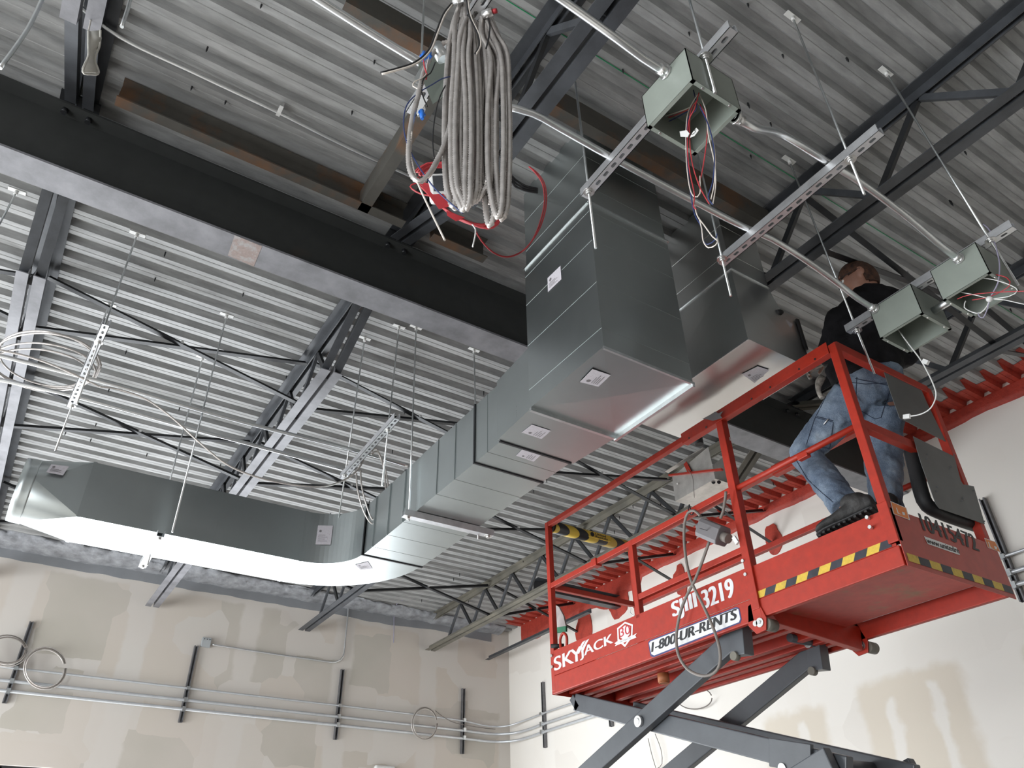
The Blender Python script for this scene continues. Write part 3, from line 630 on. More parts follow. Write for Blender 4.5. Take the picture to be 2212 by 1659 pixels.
# ------------------------------------------------------------------ pull boxes
def pull_box(x0, x1, y0, y1, z0, z1, label):
    b = thing('pull_box', label, 'box', ((x0+x1)/2,(y0+y1)/2,z1), 'grey-green pull boxes'); t = .003; mb = MB()
    mb.box((x0,y0,z0),(x0+t,y1,z1)); mb.box((x1-t,y0,z0),(x1,y1,z1)); mb.box((x0,y0,z0),(x1,y0+t,z1)); mb.box((x0,y1-t,z0),(x1,y1,z1)); mb.box((x0,y0,z1-t),(x1,y1,z1))
    r = .014; mb.box((x0,y0,z0-.001),(x0+r,y1,z0+.002)); mb.box((x1-r,y0,z0-.001),(x1,y1,z0+.002)); mb.box((x0,y0,z0-.001),(x1,y0+r,z0+.002)); mb.box((x0,y1-r,z0-.001),(x1,y1,z0+.002))
    mb.build('casing', M['boxgreen'], b)
    for xx in (x0+.05, x1-.05):
        for yy in (y0+.008, y1-.008): MB().cyl((xx,yy,z0-.005),(xx,yy,z0),.0045,8).build('screw', M['bolt'], b)
    return b
b1_ = pull_box(1.345,1.570,.925,1.150,3.80,3.978,'grey-green pull box with coloured wires spilling from its open bottom')
b3_ = pull_box(3.085,3.315,1.245,1.470,3.80,3.978,'empty looking grey-green pull box in front of the worker shoulder')
b2_ = pull_box(3.085,3.320,.925,1.145,3.80,3.978,'grey-green pull box at the right edge with red and white wires')
tag(MB().cyl((3.20,1.145,3.86),(3.20,1.245,3.86),.018,12).build('conduit_nipple', M['conduit']), 'short shiny conduit nipple joining the two right-hand pull boxes', 'pipe')
def connector(parent, c, d, r=.0165):
    c, d = V(c), V(d).normalized(); mb = MB(); mb.cyl(c, c + d*.035, r*1.15, 14); mb.cyl(c, c+d*.008, r*1.6, 8); mb.cyl(c + d*.02 + V((0,0,-r*1.1)), c + d*.02 + V((0,0,-r*1.7)), .005, 6); mb.build('connector', M['bolt'], parent)
# ------------------------------------------------------------------ conduits
def conduit(pts, label, r=.0145, conns=(), grp='zinc conduits', mat=None):
    t = thing('conduit', label, 'pipe', tuple(pts[0]), grp); MB().tube(spline(pts, .05), r, 12).build('tube', mat or M['conduit'], t)
    for c, d in conns: connector(t, c, d)
    return t
ZC = 4.035
def cz(px, py, z=ZC): return W(px, py, 'Z', z)
yb1 = cz(1440,158,3.90)
conduit([cz(1150,-45), cz(1215,0), cz(1330,82,3.97), W(1440,158,'X',1.342)+V((-.10,.006,.012)), W(1440,158,'X',1.342)], 'thick conduit from the top edge into the pull box with coloured wires', conns=[(W(1440,158,'X',1.345),(-1,0,0))])
conduit([W(1588,252,'X',1.575), W(1588,252,'X',1.575)+V((.09,0,.004)), W(1690,292,'Z',4.03), W(1790,352,'Z',4.04), W(1860,395,'Z',4.04), W(1950,462,'Z',4.0), W(2072,560,'X',3.083)+V((-.12,0,.01)), W(2072,560,'X',3.083)], 'conduit linking the wired pull box to the right-edge pull box', conns=[(W(2072,560,'X',3.085),(-1,0,0)), (W(1588,252,'X',1.57),(1,0,0))])
conduit([cz(600,-60), cz(690,0), cz(800,70), cz(890,125), cz(925,147)], 'bright conduit running from the top edge into the hanging cable junction box')
conduit([cz(1085,228), cz(1150,245), cz(1200,272), cz(1330,345), cz(1480,425), cz(1610,492), cz(1665,515), cz(1740,562,4.02), W(1810,612,'Z',3.97), W(1890,668,'X',3.083)+V((-.12,0,.01)), W(1890,668,'X',3.083)], 'conduit crossing in front of the duct tops to the worker side pull box', conns=[(W(1890,668,'X',3.085),(-1,0,0))])
ZT = 4.965
conduit([W(140,-15,'Z',ZT), W(255,78,'Z',ZT), W(420,158,'Z',ZT), W(600,243,'Z',ZT), W(780,332,'Z',ZT), W(1085,470,'Z',ZT)], 'thin conduit strapped tight under the deck near the girder', .010)
tag(MB().cbox(W(605,236,'Z',4.97), (.02,.07,.03)).build('conduit_strap', M['bolt']), 'small bright strap clamp on the thin conduit under the deck', 'clamp')
ZC2 = ZL + .055
conduit([W(-40,758,'Z',ZC2), W(240,830,'Z',ZC2), W(500,905,'Z',ZC2), W(774,975,'Z',ZC2), W(880,1006,'Z',ZC2)], 'upper of two parallel conduits between the left and elbow struts', .013)
conduit([W(-40,812,'Z',ZC2), W(170,858,'Z',ZC2), W(430,930,'Z',ZC2), W(745,1014,'Z',ZC2)], 'lower of two parallel conduits between the left and elbow struts', .013)
# conduits along the back and right walls
def wall_run(z, r, off, label, kink=0):
    pts = [(-3, YB-off, z), (2, YB-off, z), (5.0, YB-off, z-.005)]
    pts += [(XR-.42-off*.3, YB-off, z-.012-kink), (XR-.16-off*.6, YB-off-.13, z-.02-kink), (XR-off, YB-.42-off, z-.012), (XR-off, 8.2, z), (XR-off, 5, z), (XR-off, 1.2, z)]
    return conduit(pts, label, r, grp='conduits along the walls', mat=M['conduit_wall'])
ZW = [W(600,1509,'Y',YB-.06).z, W(0,1469,'Y',YB-.06).z, W(0,1483,'Y',YB-.06).z]
wall_run(ZW[0], .011, .065, 'thin top conduit of three running along the back wall', .03)
wall_run(ZW[1], .0165, .06, 'middle conduit of three running along the back wall')
wall_run(ZW[2]-.035, .0165, .06, 'lowest conduit of three running along the back wall')
def wall_strut(top, bot, plane, v, label):
    t = W(*top, plane, v); b = W(*bot, plane, v); T = thing('wall_strut', label, 'strut', tuple(t), 'upright struts on the walls')
    n = V((0,-1,0)) if plane == 'Y' else V((-1,0,0)); c = [(-.021,-.03),(-.021,.012),(-.010,.012),(-.010,.009),(-.018,.009),(-.018,-.027),(.018,-.027),(.018,.009),(.010,.009),(.010,.012),(.021,.012),(.021,-.03)]
    x, y = (t.x+b.x)/2, (t.y+b.y)/2; MB().ext(c, (x,y,b.z), (x,y,t.z), n).build('channel', M['strut_dark'], T)
    for z, r in zip((ZW[0], ZW[1], ZW[2]-.035), (.014,.02,.02)):
        MB().cbox((x+n.x*.03, y+n.y*.03, z), (.035 if plane=='Y' else .05, .05 if plane=='Y' else .035, r*2.5)).build('pipe_clamp', M['galv'], T)
for tp, bt, l in (((70,1343),(8,1518),'upright wall strut behind the two cable coils at lower left'), ((425,1395),(389,1560),'upright wall strut below the small junction box'), ((741,1446),(724,1597),'upright wall strut below the bend of the thin wall conduit'), ((1001,1487),(1000,1628),'upright wall strut right of the small wall coil')):
    wall_strut(tp, bt, 'Y', YB-.03, l)
wall_strut((1172,1473),(1176,1615),'X',XR-.03,'upright strut on the right wall just past the room corner')
wall_strut((1317,1500),(1317,1570),'X',XR-.03,'upright strut on the right wall behind the lift scissor arm')
wall_strut((2125,1075),(2205,1300),'X',XR-.03,'upright strut on the right wall beyond the lift end')
jb = W(445,1388,'Y',YB-.03)
J = thing('junction_box', 'small grey square junction box on the back wall', 'box', tuple(jb)); MB().cbox(jb,(.10,.05,.10)).build('body', M['boxgrey'], J); MB().cbox(jb+V((0,-.027,0)),(.092,.004,.092)).build('cover', M['boxgrey'], J)
for dx in (-.03,.0,.03): MB().cyl(jb+V((dx,-.03,.03)), jb+V((dx,-.034,.03)),.006,6).build('screw', M['primer_black'], J)
pz = [W(458,1392,'Y',YB-.03), W(560,1408,'Y',YB-.03), W(690,1427,'Y',YB-.03), W(725,1430,'Y',YB-.03), W(741,1418,'Y',YB-.03), W(745,1390,'Y',YB-.03), W(751,1330,'Y',YB-.03), W(753,1300,'Y',YB-.03)]
conduit(pz, 'thin conduit from the wall junction box bending up into the foam', .010, grp='conduits along the walls')
# ------------------------------------------------------------------ scissor lift
XN, XF, YL, YT, YE = 2.988, 3.786, 4.135, 2.43, 1.64
ZB_, ZFR, ZTO, ZMI, ZTP = 2.70, 2.81, 2.963, 3.415, 3.865
LF = thing('scissor_lift', 'red scissor lift with extended platform and grey folding arms', 'scissor lift', ((XN+XF)/2, 3.1, 0))
def sq(mb, a, b, w=.036, h=None, up=(0,0,1)): return mb.bar(a, b, w, h or w, up)
def part(name, mb, mat=None, bevel=.003, parent=None): return mb.build(name, mat or M['red'], parent or LF, bevel)
h = .018
# posts
for nm, x, y_, z0, z1, w in (('post',XN+h,YL-h,ZB_+.02,ZTP,.038),('post',XF-h,YL-h,ZB_+.02,ZTP,.038),('post',XN+h,YT,ZB_+.05,ZTP,.046),('post',XN+h,3.27,ZTO-.02,ZMI,.036),('post',XN+.02,YE+.02,ZFR,ZTP-.01,.042),('post',XF-.02,YE+.02,ZFR,ZTP-.01,.042)):
    part(nm, sq(MB(), (x,y_,z0), (x,y_,z1), w, w, (1,0,0)))
# rails: main section, then the sliding sleeve and the extension
for x, nx_ in ((XN+h, -1), (XF-h, 1)):
    part('top_rail', sq(MB(), (x,YL,ZTP-.018), (x,2.60,ZTP-.018), .034, .036))
    part('mid_rail', sq(MB(), (x,YL,ZMI-.018), (x,YT,ZMI-.018), .034, .036))
    part('lower_rail', sq(MB(), (x,3.27,3.062), (x,YT,3.062), .030, .034))
    part('extension_top_rail', MB().ext([(-.022,-.034),(.022,-.034),(.022,.034),(.018,.034),(.018,-.030),(-.018,-.030),(-.018,.034),(-.022,.034)], (x+nx_*.004,2.72,ZTP-.020), (x+nx_*.004,YE+.04,ZTP-.024)))
    part('extension_mid_rail', MB().cyl((x,YT+.02,ZMI-.02), (x,YE+.02,ZMI-.025), .0155, 14), bevel=0)
    for yy in (2.66, 2.52, 2.18, 2.05, 1.86, 1.76):
        part('rail_hole', MB().cyl((x+nx_*.0265,yy,ZTP-.045), (x+nx_*.029,yy,ZTP-.045), .0055, 10), M['primer_black'], 0)
part('top_rail', sq(MB(), (XN,YL-h,ZTP-.018), (XF,YL-h,ZTP-.018), .034, .036)); part('mid_rail', sq(MB(), (XN,YL-h,ZMI-.018), (XF,YL-h,ZMI-.018), .034, .036))
part('end_top_rail', sq(MB(), (XN+.02,YE+.02,ZTP-.022), (XF-.02,YE+.02,ZTP-.022), .038, .05)); part('end_mid_rail', sq(MB(), (XN+.02,YE+.02,ZMI-.02), (XF-.02,YE+.02,ZMI-.02), .036, .05))
part('end_cap', MB().cbox((XN+.014,YE+.075,ZTP-.012), (.036,.045,.05)), M['black'])
o = part('paint_chip', MB().add([tuple(W(x,y,'X',XN-.0245)) for x, y in ((1517,905),(1532,897),(1545,889),(1552,893),(1562,888),(1556,897),(1560,903),(1540,909),(1528,906))], [tuple(range(9))]), M['grey_pl'], 0)
# side panels
for x0, x1, s_ in ((XN, XN+.03, -1), (XF-.03, XF, 1)):
    part('frame_channel', MB().box((x0,YT,ZB_), (x1,YL,ZFR)), bevel=.006)
    xx = x0 if s_ < 0 else x1 - .004
    part('side_panel', MB().box((xx+.0*s_,YT,ZFR), (xx+.004,YL,ZTO)), bevel=0)
    part('extension_side_rail', MB().box((x0+.008 if s_<0 else x0-.008,YE+.01,ZB_+.01), (x1+.008 if s_<0 else x1-.008,YT+.02,ZFR-.012)), bevel=.004)
    xx = x0 + .010 if s_ < 0 else x1 - .014
    part('extension_toe_board', MB().box((xx,YE+.02,ZFR-.012 if s_ < 0 else ZFR+.06), (xx+.004,YT+.02,ZTO)), bevel=0)
part('end_panel', MB().box((XN,YL-.004,ZB_), (XF,YL,ZTO)), bevel=0)
part('extension_end_panel', MB().box((XN+.006,YE-.004,ZB_+.003), (XF+.02,YE,ZTO+.0)), M['red_end'], .0015)
part('post_sleeve', MB().box((XN-.004,YE-.004,ZFR), (XN+.03,YE+.045,ZTO+.03)), bevel=.003)
part('corner_plate', MB().box((XN-.001,YT-.022,ZB_+.004), (XN+.03,YT+.03,ZTO)), bevel=.002); part('corner_plate', MB().box((XF-.03,YT-.022,ZB_+.004), (XF+.001,YT+.03,ZTO)), bevel=.002)
# platform floors seen from below
part('platform_floor', MB().box((XN+.03,YT,ZFR-.03), (XF-.03,YL-.004,ZFR-.012)), M['red_under'], 0)
part('extension_floor', MB().box((XN+.03,YE,ZFR-.050), (XF-.15,YT,ZFR-.038)), M['red_under'], 0)
for x in (XN+.12, XN+.22, XN+.30, XN+.50, XN+.62, XN+.70): part('floor_rib', MB().box((x,YT+.05,ZB_+.015), (x+.045,YL-.01,ZFR-.03)), M['red'], .004)
part('cross_member', MB().add([(XN+.05,YT-.02,ZFR-.03),(XF-.03,YT-.02,ZFR-.03),(XF-.06,YT-.02,ZB_-.045),(XN+.12,YT-.02,ZB_-.005),(XN+.05,YT+.02,ZFR-.03),(XF-.03,YT+.02,ZFR-.03),(XF-.06,YT+.02,ZB_-.045),(XN+.12,YT+.02,ZB_-.005)], [(0,1,2,3),(7,6,5,4),(0,4,5,1),(1,5,6,2),(2,6,7,3),(3,7,4,0)]), M['red'], .003)
for x, s_ in ((XN+.008, 1), (XF-.03, 1)):
    b_ = part('roller_bracket', MB().add([(x-.008,2.48,2.78),(x-.008,2.42,2.80),(x-.008,2.385,2.70),(x-.008,2.40,2.645),(x-.008,2.46,2.64),(x-.008,2.50,2.69),(x,2.48,2.78),(x,2.42,2.80),(x,2.385,2.70),(x,2.40,2.645),(x,2.46,2.64),(x,2.50,2.69)], [(0,1,2,3,4,5),(11,10,9,8,7,6)]+[(i,6+i,6+(i+1)%6,(i+1)%6) for i in range(6)]), M['red'], .002)
    part('roller', MB().cyl((x+.004,2.405,2.675),(x+.065,2.405,2.675),.030,20), M['rustyjoist'], 0)
    part('pin_plate', MB().cyl((x-.013,2.425,2.685),(x-.009,2.425,2.685),.022,18).cyl((x-.013,2.452,2.688),(x-.009,2.452,2.688),.014,14), M['bolt'], 0)
    part('pin_head', MB().cyl((x-.019,2.425,2.685),(x-.012,2.425,2.685),.010,6), M['galv'], 0)
part('rubber_stop', MB().cyl((3.30,3.45,2.715),(3.30,3.45,2.665),.034,18).cyl((3.30,3.45,2.667),(3.30,3.45,2.660),.028,18), M['orange_pl'], 0)
for yy, zz in ((YE+.05,ZTO-.01),(YE+.05,ZTO-.055)): part('bolt', MB().cyl((XN-.012,yy+.05,zz),(XN+.006,yy+.05,zz),.0085,8), M['bolt'], 0)
for yy, zz in ((YT+.02,2.93),(YT+.02,3.00),(YL-.02,2.935),(YL-.02,2.865)): part('bolt', MB().cyl((XN-.012,yy,zz),(XN,yy,zz),.009,10), M['bolt'], 0)
# hazard tape
def stripe(face, a0, a1, z0, z1, n, slant, first_yellow, x):
    for i in range(n):
        u0, u1 = a0+(a1-a0)*i/n, a0+(a1-a0)*(i+1)/n
        P_ = (lambda u, z: (x, u, z)) if face == 'X' else (lambda u, z: (u, x, z))
        c0, c1 = (0 if i == 0 else slant), (0 if i == n-1 else slant)
        mb = MB().add([P_(u0-c0*0,z0),P_(u1,z0),P_(u1+c1,z1),P_(u0+c0,z1)], [(0,1,2,3)])
        mb.build('hazard_tape', M['yellow'] if (i % 2 == 0) == first_yellow else M['tape_black'], LF)
stripe('X', 2.44, 1.68, ZFR-.010, ZFR+.024, 12, -.02, True, XN+.008)
stripe('Y', XN+.02, XF+.01, ZB_+.024, ZB_+.060, 10, 0, True, YE-.0055)
# decals and lettering
def text(s_, p0, right, up, w, hgt, mat, shear=0.0, bold=0.0, name='lettering', parent=None, extr=.0004, spacing=1.0, fat=0.0):
    cu = bpy.data.curves.new(name, 'FONT'); cu.body = s_; cu.size = 1; cu.shear = shear; cu.offset = bold; cu.extrude = 0; cu.space_character = spacing; cu.materials.append(mat)
    o = bpy.data.objects.new(name, cu); COL.objects.link(o); bpy.context.view_layer.update(); d = o.dimensions
    bb = [V(c) for c in o.bound_box]; x0 = min(c.x for c in bb); y0 = min(c.y for c in bb)
    right, up = V(right).normalized(), V(up).normalized(); nrm = right.cross(up); sx, sy = w/d.x, hgt/d.y
    me = bpy.data.meshes.new_from_object(o); bpy.data.objects.remove(o)
    par = parent or LF; org = ORG[par]; p0 = V(p0)
    for v in me.vertices: v.co = p0 + right*((v.co.x-x0)*sx) + up*((v.co.y-y0)*sy) + nrm*extr - org
    if fat:
        bm = bmesh.new(); bm.from_mesh(me); src = bm.faces[:]
        for k in (-1, 1):
            g_ = bmesh.ops.duplicate(bm, geom=bm.verts[:0] + [f for f in src]); vv = {v for f in g_['geom'] if isinstance(f, bmesh.types.BMFace) for v in f.verts}
            for v in vv: v.co += right*k*fat*hgt + nrm*.00005*k
        bm.to_mesh(me); bm.free()
    me.materials.clear(); me.materials.append(mat)
    o = bpy.data.objects.new(name, me); COL.objects.link(o); o.parent = par; ORG[o] = org; return o
XP = XN - .0012
def side_text(s_, pl, pr_, ptop, mat, **k):
    a, b, t = W(*pl,'X',XP), W(*pr_,'X',XP), W(*ptop,'X',XP); right = V((0, b.y-a.y, b.z-a.z)); return text(s_, a, right, (0,.0,1), right.length, t.z-a.z, mat, **k)
side_text('SK', (1198,1450), (1239,1432), (1198,1420), M['silver'], fat=.05)
side_text('Y', (1234,1434), (1258,1424), (1234,1404), M['silver'], fat=.05)
side_text('JACK', (1254,1427), (1325,1395), (1254,1400), M['silver'], fat=.05)
for dx in (0, 8): part('logo_flash', MB().add([tuple(W(x+dx,y-dx*.42,'X',XP)) for x, y in ((1247,1412),(1251,1412),(1260,1392),(1265,1383),(1258,1387),(1252,1398))], [tuple(range(6))]), M['silver'], 0)
side_text('SJIII', (1456,1343), (1507,1321), (1456,1299), M['silver'], fat=.06); side_text('3219', (1521,1316), (1587,1288), (1521,1274), M['silver'], fat=.06)
def poly_on_side(pts, mat, name, dx=0.0): return part(name, MB().add([tuple(W(x,y,'X',XP-dx)) for x, y in pts], [tuple(range(len(pts)))]), mat, 0)
poly_on_side([(1333,1357),(1350,1343),(1367,1349),(1366,1375),(1350,1398),(1334,1384)], M['sticker'], 'anniversary_badge')
poly_on_side([(1336,1359),(1350,1347),(1364,1352),(1363,1372),(1350,1392),(1337,1380)], M['red'], 'badge_inner', .0004)
poly_on_side([(1339,1361),(1350,1351),(1361,1354),(1360,1370),(1350,1384),(1340,1377)], M['sticker'], 'badge_field', .0008)
side_text('30', (1340,1377), (1362,1368), (1340,1357), M['red_ink'], fat=.02, extr=.0012)
poly_on_side([(1327,1390),(1332,1386),(1370,1371),(1376,1367),(1372,1373),(1375,1377),(1335,1393),(1328,1396),(1331,1391)], M['sticker'], 'badge_ribbon', .0014)
side_text('SKYJACK', (1340,1389), (1364,1379.5), (1340,1385), M['grey_pl'], extr=.0020)
poly_on_side([(1400,1388),(1404,1383),(1590,1311),(1597,1314),(1602,1338),(1599,1346),(1412,1420),(1405,1417)], M['navy'], 'phone_sticker_border')
poly_on_side([(1402,1389),(1406,1385),(1589,1314),(1595,1316),(1599,1337),(1596,1344),(1413,1416),(1407,1413)], M['sticker'], 'phone_sticker', .0004)
side_text('1-800-UR-RENTS', (1408,1409), (1594,1336), (1408,1388), M['ink'], shear=.25, extr=.0012, fat=.085)
YP = YE - .0055
def end_text(s_, pl, pr_, ptop, mat, **k):
    a, b, t = W(*pl,'Y',YP), W(*pr_,'Y',YP), W(*ptop,'Y',YP); right = V((b.x-a.x, 0, b.z-a.z)); return text(s_, a, right, (0,0,1), right.length, t.z-a.z, mat, **k)
end_text('10415472', (1996,1146), (2116,1192), (1983,1108), M['ink'], fat=.05, name='stencilled_number')
def poly_on_end(pts, mat, name, d=0.0): return part(name, MB().add([tuple(W(x,y,'Y',YP-d)) for x, y in pts], [tuple(range(len(pts)))]), mat, 0)
poly_on_end([(1996,1158),(2066,1183),(2074,1199),(2070,1198),(2004,1175)], M['sticker'], 'web_address_sticker')
end_text('www.unitedre', (2003,1173), (2073,1196), (2000,1161), M['ink'], fat=.05, extr=.0008, name='web_address')
for p in ([(1923,1082),(1958,1097),(1966,1124),(1930,1110)], [(2126,1162),(2150,1170),(2163,1194),(2134,1183)]):
    poly_on_end(p, M['sticker'], 'warning_sticker_border'); c = (sum(x for x,_ in p)/4, sum(y for _,y in p)/4)
    poly_on_end([(c[0]+(x-c[0])*.9, c[1]+(y-c[1])*.9) for x, y in p], M['orange'], 'warning_sticker', .0004)
    poly_on_end([(c[0]-9,c[1]-7),(c[0]-7,c[1]-6),(c[0]-3,c[1]+5),(c[0]+4,c[1]+8),(c[0]-5,c[1]+6)], M['sticker'], 'sticker_hook_symbol', .0008)
    poly_on_end([(c[0]+4,c[1]+2),(c[0]+10,c[1]+4),(c[0]+11,c[1]+10),(c[0]+6,c[1]+9)], M['sticker'], 'sticker_hand_symbol', .0008)
# grey plates and black pad hung on the extension end
def end_plate(pts, y_, th, mat, name):
    a = [W(x, yy, 'Y', y_) for x, yy in pts]; n = len(a); b_ = [p + V((0,th,0)) for p in a]
    return part(name, MB().add(a+b_, [tuple(range(n)), tuple(range(2*n-1,n-1,-1))] + [(i,n+i,n+(i+1)%n,(i+1)%n) for i in range(n)]), mat, .002)
end_plate([(1908,797),(1985,829),(2003,870),(2044,954),(1944,903),(1925,850)], YE+.006, .004, M['plate'], 'upper_grey_plate')
pl2 = end_plate([(1973,942),(2062,986),(2076,1038),(2081,1046),(2104,1050),(2128,1132),(2030,1098),(2022,1088),(1990,1000)], YE-.012, .004, M['plate'], 'lower_grey_plate')
for x, y_ in ((2003,982),(2001,991),(2054,1008),(2052,1013),(2025,1052),(2023,1061),(2080,1076),(2078,1082),(2061,983),(2103,1060),(2126,1126)): part('plate_rivet', MB().cyl(W(x,y_,'Y',YE-.012), W(x,y_,'Y',YE-.015), .004, 8), M['primer_black'], 0, pl2)
pad = [W(x, y_-6, 'Y', YE+.05) for x, y_ in ((1968,980),(1978,1020),(1990,1070),(2003,1098),(2035,1115),(2075,1130),(2108,1141))]
part('black_rubber_pad', MB().tube(spline(pad, .03), [.034]*len(spline(pad,.03)), 10), M['black'], 0)
# striped padding on the left end rail
m, nt, b = nmat('yellow_black_stripes'); tc = coords(nt, (1,1,1), 'Object', (0,0,0)); wv = nt.nodes.new('ShaderNodeTexWave'); wv.inputs['Scale'].default_value = 3.6; wv.bands_direction = 'DIAGONAL'; wv.inputs['Distortion'].default_value = 0
L(nt, tc, wv.inputs['Vector']); L(nt, ramp(nt, wv.outputs[0], [(.49,(.02,.02,.022)),(.51,(.60,.42,.06))]), b.inputs['Base Color']); b.inputs['Roughness'].default_value = .45; M['stripes'] = m
part('striped_rail_padding', MB().cyl((XN+.06,YL-h,ZTP-.022),(XF-.06,YL-h,ZTP-.022),.043,24), M['stripes'], 0)
part('padding_end', MB().cyl((XN+.035,YL-h,ZTP-.022),(XN+.062,YL-h,ZTP-.022),.036,20), M['black'], 0)
py_ = YL-h-.0445
part('padding_label', MB().box((3.335,py_-.001,ZTP-.045),(3.535,py_+.006,ZTP-.0)), M['yellow'], 0)
part('label_mark', MB().cyl((3.365,py_-.003,ZTP-.023),(3.365,py_,ZTP-.023),.017,18), M['ink'], 0)
text('United', (3.392,py_-.002,ZTP-.022), (1,0,0), (0,0,1), .10, .017, M['ink'], bold=.02); text('Rentals', (3.392,py_-.002,ZTP-.041), (1,0,0), (0,0,1), .115, .016, M['ink'], bold=.02)
text('800', (3.085,py_-.001,ZTP-.040), (0,0,1), (-1,0,0), .035, .014, M['ink'], bold=.02); text('Toll', (3.06,py_-.001,ZTP-.036), (0,0,1), (-1,0,0), .03, .012, M['ink'])
# lanyard hook and latch pins
part('lanyard_loop', MB().tube(spline([(XN+.01,4.03,2.955),(XN+.01,4.035,3.02),(XN+.01,4.00,3.05),(XN+.01,3.965,3.02),(XN+.01,3.97,2.955)], .01), .009, 10), M['red'], 0)
for yy, zz in ((4.05,2.99),): part('latch_pin', MB().cyl((XN-.02,yy+.05,zz),(XN+.05,yy,zz),.013,10), M['black'], 0)
part('pin_ring', MB().tube(spline([(XN,3.30,2.965),(XN,3.33,2.99),(XN,3.32,3.02),(XN,3.30,3.01)], .01), .0025, 6), M['galv'], 0)
for yy in (3.42, ): part('rail_clamp', MB().cbox((XN+h,yy+.2,ZMI-.02),(.05,.05,.05)), M['red'], .003); part('rail_clamp', MB().cbox((XN+h,1.98,ZMI-.035),(.03,.06,.03)), M['red'], .003)
# manual pouch hung inside the left post
pk = [W(x, y_, 'X', XN+.16) for x, y_ in ((1196,1305),(1207,1311),(1217,1330),(1222,1352),(1195,1356))]; pk2 = [W(x, y_, 'X', XN+.165) for x, y_ in ((1195,1356),(1222,1352),(1222,1364),(1195,1368))]
tag(MB().add(pk+[p+V((.012,0,0)) for p in pk], [(0,1,2,3,4),(9,8,7,6,5)]+[(i,5+i,5+(i+1)%5,(i+1)%5) for i in range(5)]).build('hanging_bag', M['bagfab']), 'small grey bag hanging inside the left lift post', 'bag')
bag = bpy.data.objects['hanging_bag']; g_ = MB().add(pk2+[p+V((.014,0,0)) for p in pk2], [(0,1,2,3),(7,6,5,4)]+[(i,4+i,4+(i+1)%4,(i+1)%4) for i in range(4)]).build('green_band', M['greenband'], bag)
MB().tube([W(1193,1270,'X',XN+.16), W(1196,1290,'X',XN+.16), pk[0]], .0025, 6).build('tie_cord', M['offwhite'], bag)
# scissor arms: near pair, far pair and the folded stages below the view
ARM = [(4.08,2.655),(2.22,2.055),(2.60,2.715),(4.25,2.155)]
def arm(x, a, b, nm='scissor_arm', w=.105, t=.05):
    p, q = V((x,a[0],a[1])), V((x,b[0],b[1])); o = part(nm, sq(MB(), p, q, t, w), M['scissor'], .006); return o
def disc(x, c, r, th=.02, mat=None, nm='pivot_pin'): part(nm, MB().cyl((x-th,c[0],c[1]),(x,c[0],c[1]),r,24), mat or M['bolt'], .002)
piv = (3.437, 2.430)
for x_in, x_out, near in ((3.155, 3.095, True), (3.63, 3.69, False)):
    arm(x_in, (4.10,2.665), (2.25,2.04)); arm(x_out, (2.64,2.705), (4.30,2.125))
disc(3.07, piv, .030, .018); disc(3.054, piv, .016, .006, M['galv'])
part('arm_end_bracket', MB().ext([(-.035,-.05),(.035,-.05),(.02,.05),(-.02,.05)], (3.09,2.66,2.60), (3.09,2.64,2.76), (0,1,0)), M['scissor'], .004)
part('arm_end_bracket', MB().ext([(-.035,-.05),(.035,-.05),(.02,.05),(-.02,.05)], (3.67,2.66,2.60), (3.67,2.64,2.76), (0,1,0)), M['scissor'], .004)
for x in (3.05, 3.63): part('arm_pin', MB().cyl((x,2.68,2.60),(x+.03,2.68,2.60),.022,16), M['rustyjoist'], 0)
part('top_slide_pin', MB().cyl((3.45,2.63,2.735),(3.72,2.63,2.735),.022,16), M['scissor'], 0); part('pin_plate', MB().cyl((3.60,2.64,2.73),(3.606,2.64,2.73),.024,16), M['bolt'], 0)
part('arm_foot', sq(MB(), (3.155,4.13,2.70), (3.155,4.07,2.62), .05, .05), M['scissor'], .004)
for x in (3.14,): part('arm_cross_tube', MB().cyl((3.15,4.09,2.66),(3.68,4.09,2.66),.024,16), M['scissor'], 0); part('arm_cross_tube', MB().cyl((3.155,2.45,2.10),(3.69,2.45,2.10),.028,16), M['scissor'], 0)
part('arm_link_bracket', MB().ext([(-.012,-.06),(.012,-.06),(.012,.06),(-.012,.06)], (3.12,2.62,2.16), (3.12,2.40,2.10)), M['scissor'], .004); disc(3.107, (2.56,2.085), .022, .006)
z = 2.08
for k in range(3):
    for x_in, x_out in ((3.155,3.095),(3.63,3.69)):
        arm(x_in if k % 2 else x_out, (2.28,z), (4.26,z-.56)); arm(x_out if k % 2 else x_in, (4.26,z), (2.28,z-.56))
    z -= .56
ch = part('chassis', MB().box((3.02,2.25,.12),(3.76,4.35,.42)), M['red'], .01)
for yy in (2.55, 4.05):
    for xx in (2.99, 3.72): part('wheel', MB().cyl((xx,yy,.16),(xx+.07,yy,.16),.16,24), M['black'], .006)
# power outlet box on its cord, tied to the mid rail
ob = W(1541,1150,'X',2.93); OB = thing('cord_outlet_box', 'grey outlet box tied to the lift mid rail beside the tall post', 'outlet box', tuple(ob))
d_ = V((0,-.55,-.42)).normalized(); s2_ = V((1,0,0)); u_ = d_.cross(s2_)
mb = MB(); mb.ext([(-.035,-.05),(.035,-.05),(.045,-.03),(.045,.03),(.035,.05),(-.035,.05),(-.045,.03),(-.045,-.03)], ob-d_*.085, ob+d_*.075); mb.build('casing', M['grey_pl'], OB, .006)
mb = MB(); mb.cyl(ob-d_*.125, ob-d_*.08, .016, 12); mb.build('cord_gland', M['grey_pl'], OB); mb = MB(); mb.cyl(ob+d_*.07, ob+d_*.115, .026, 14); mb.build('socket_cap', M['cord'], OB)
MB().bar(ob+d_*.12+V((0,-.03,0)), ob+d_*.13+V((0,-.04,-.035)), .012, .02).build('plug_latch', M['white_pl'], OB)
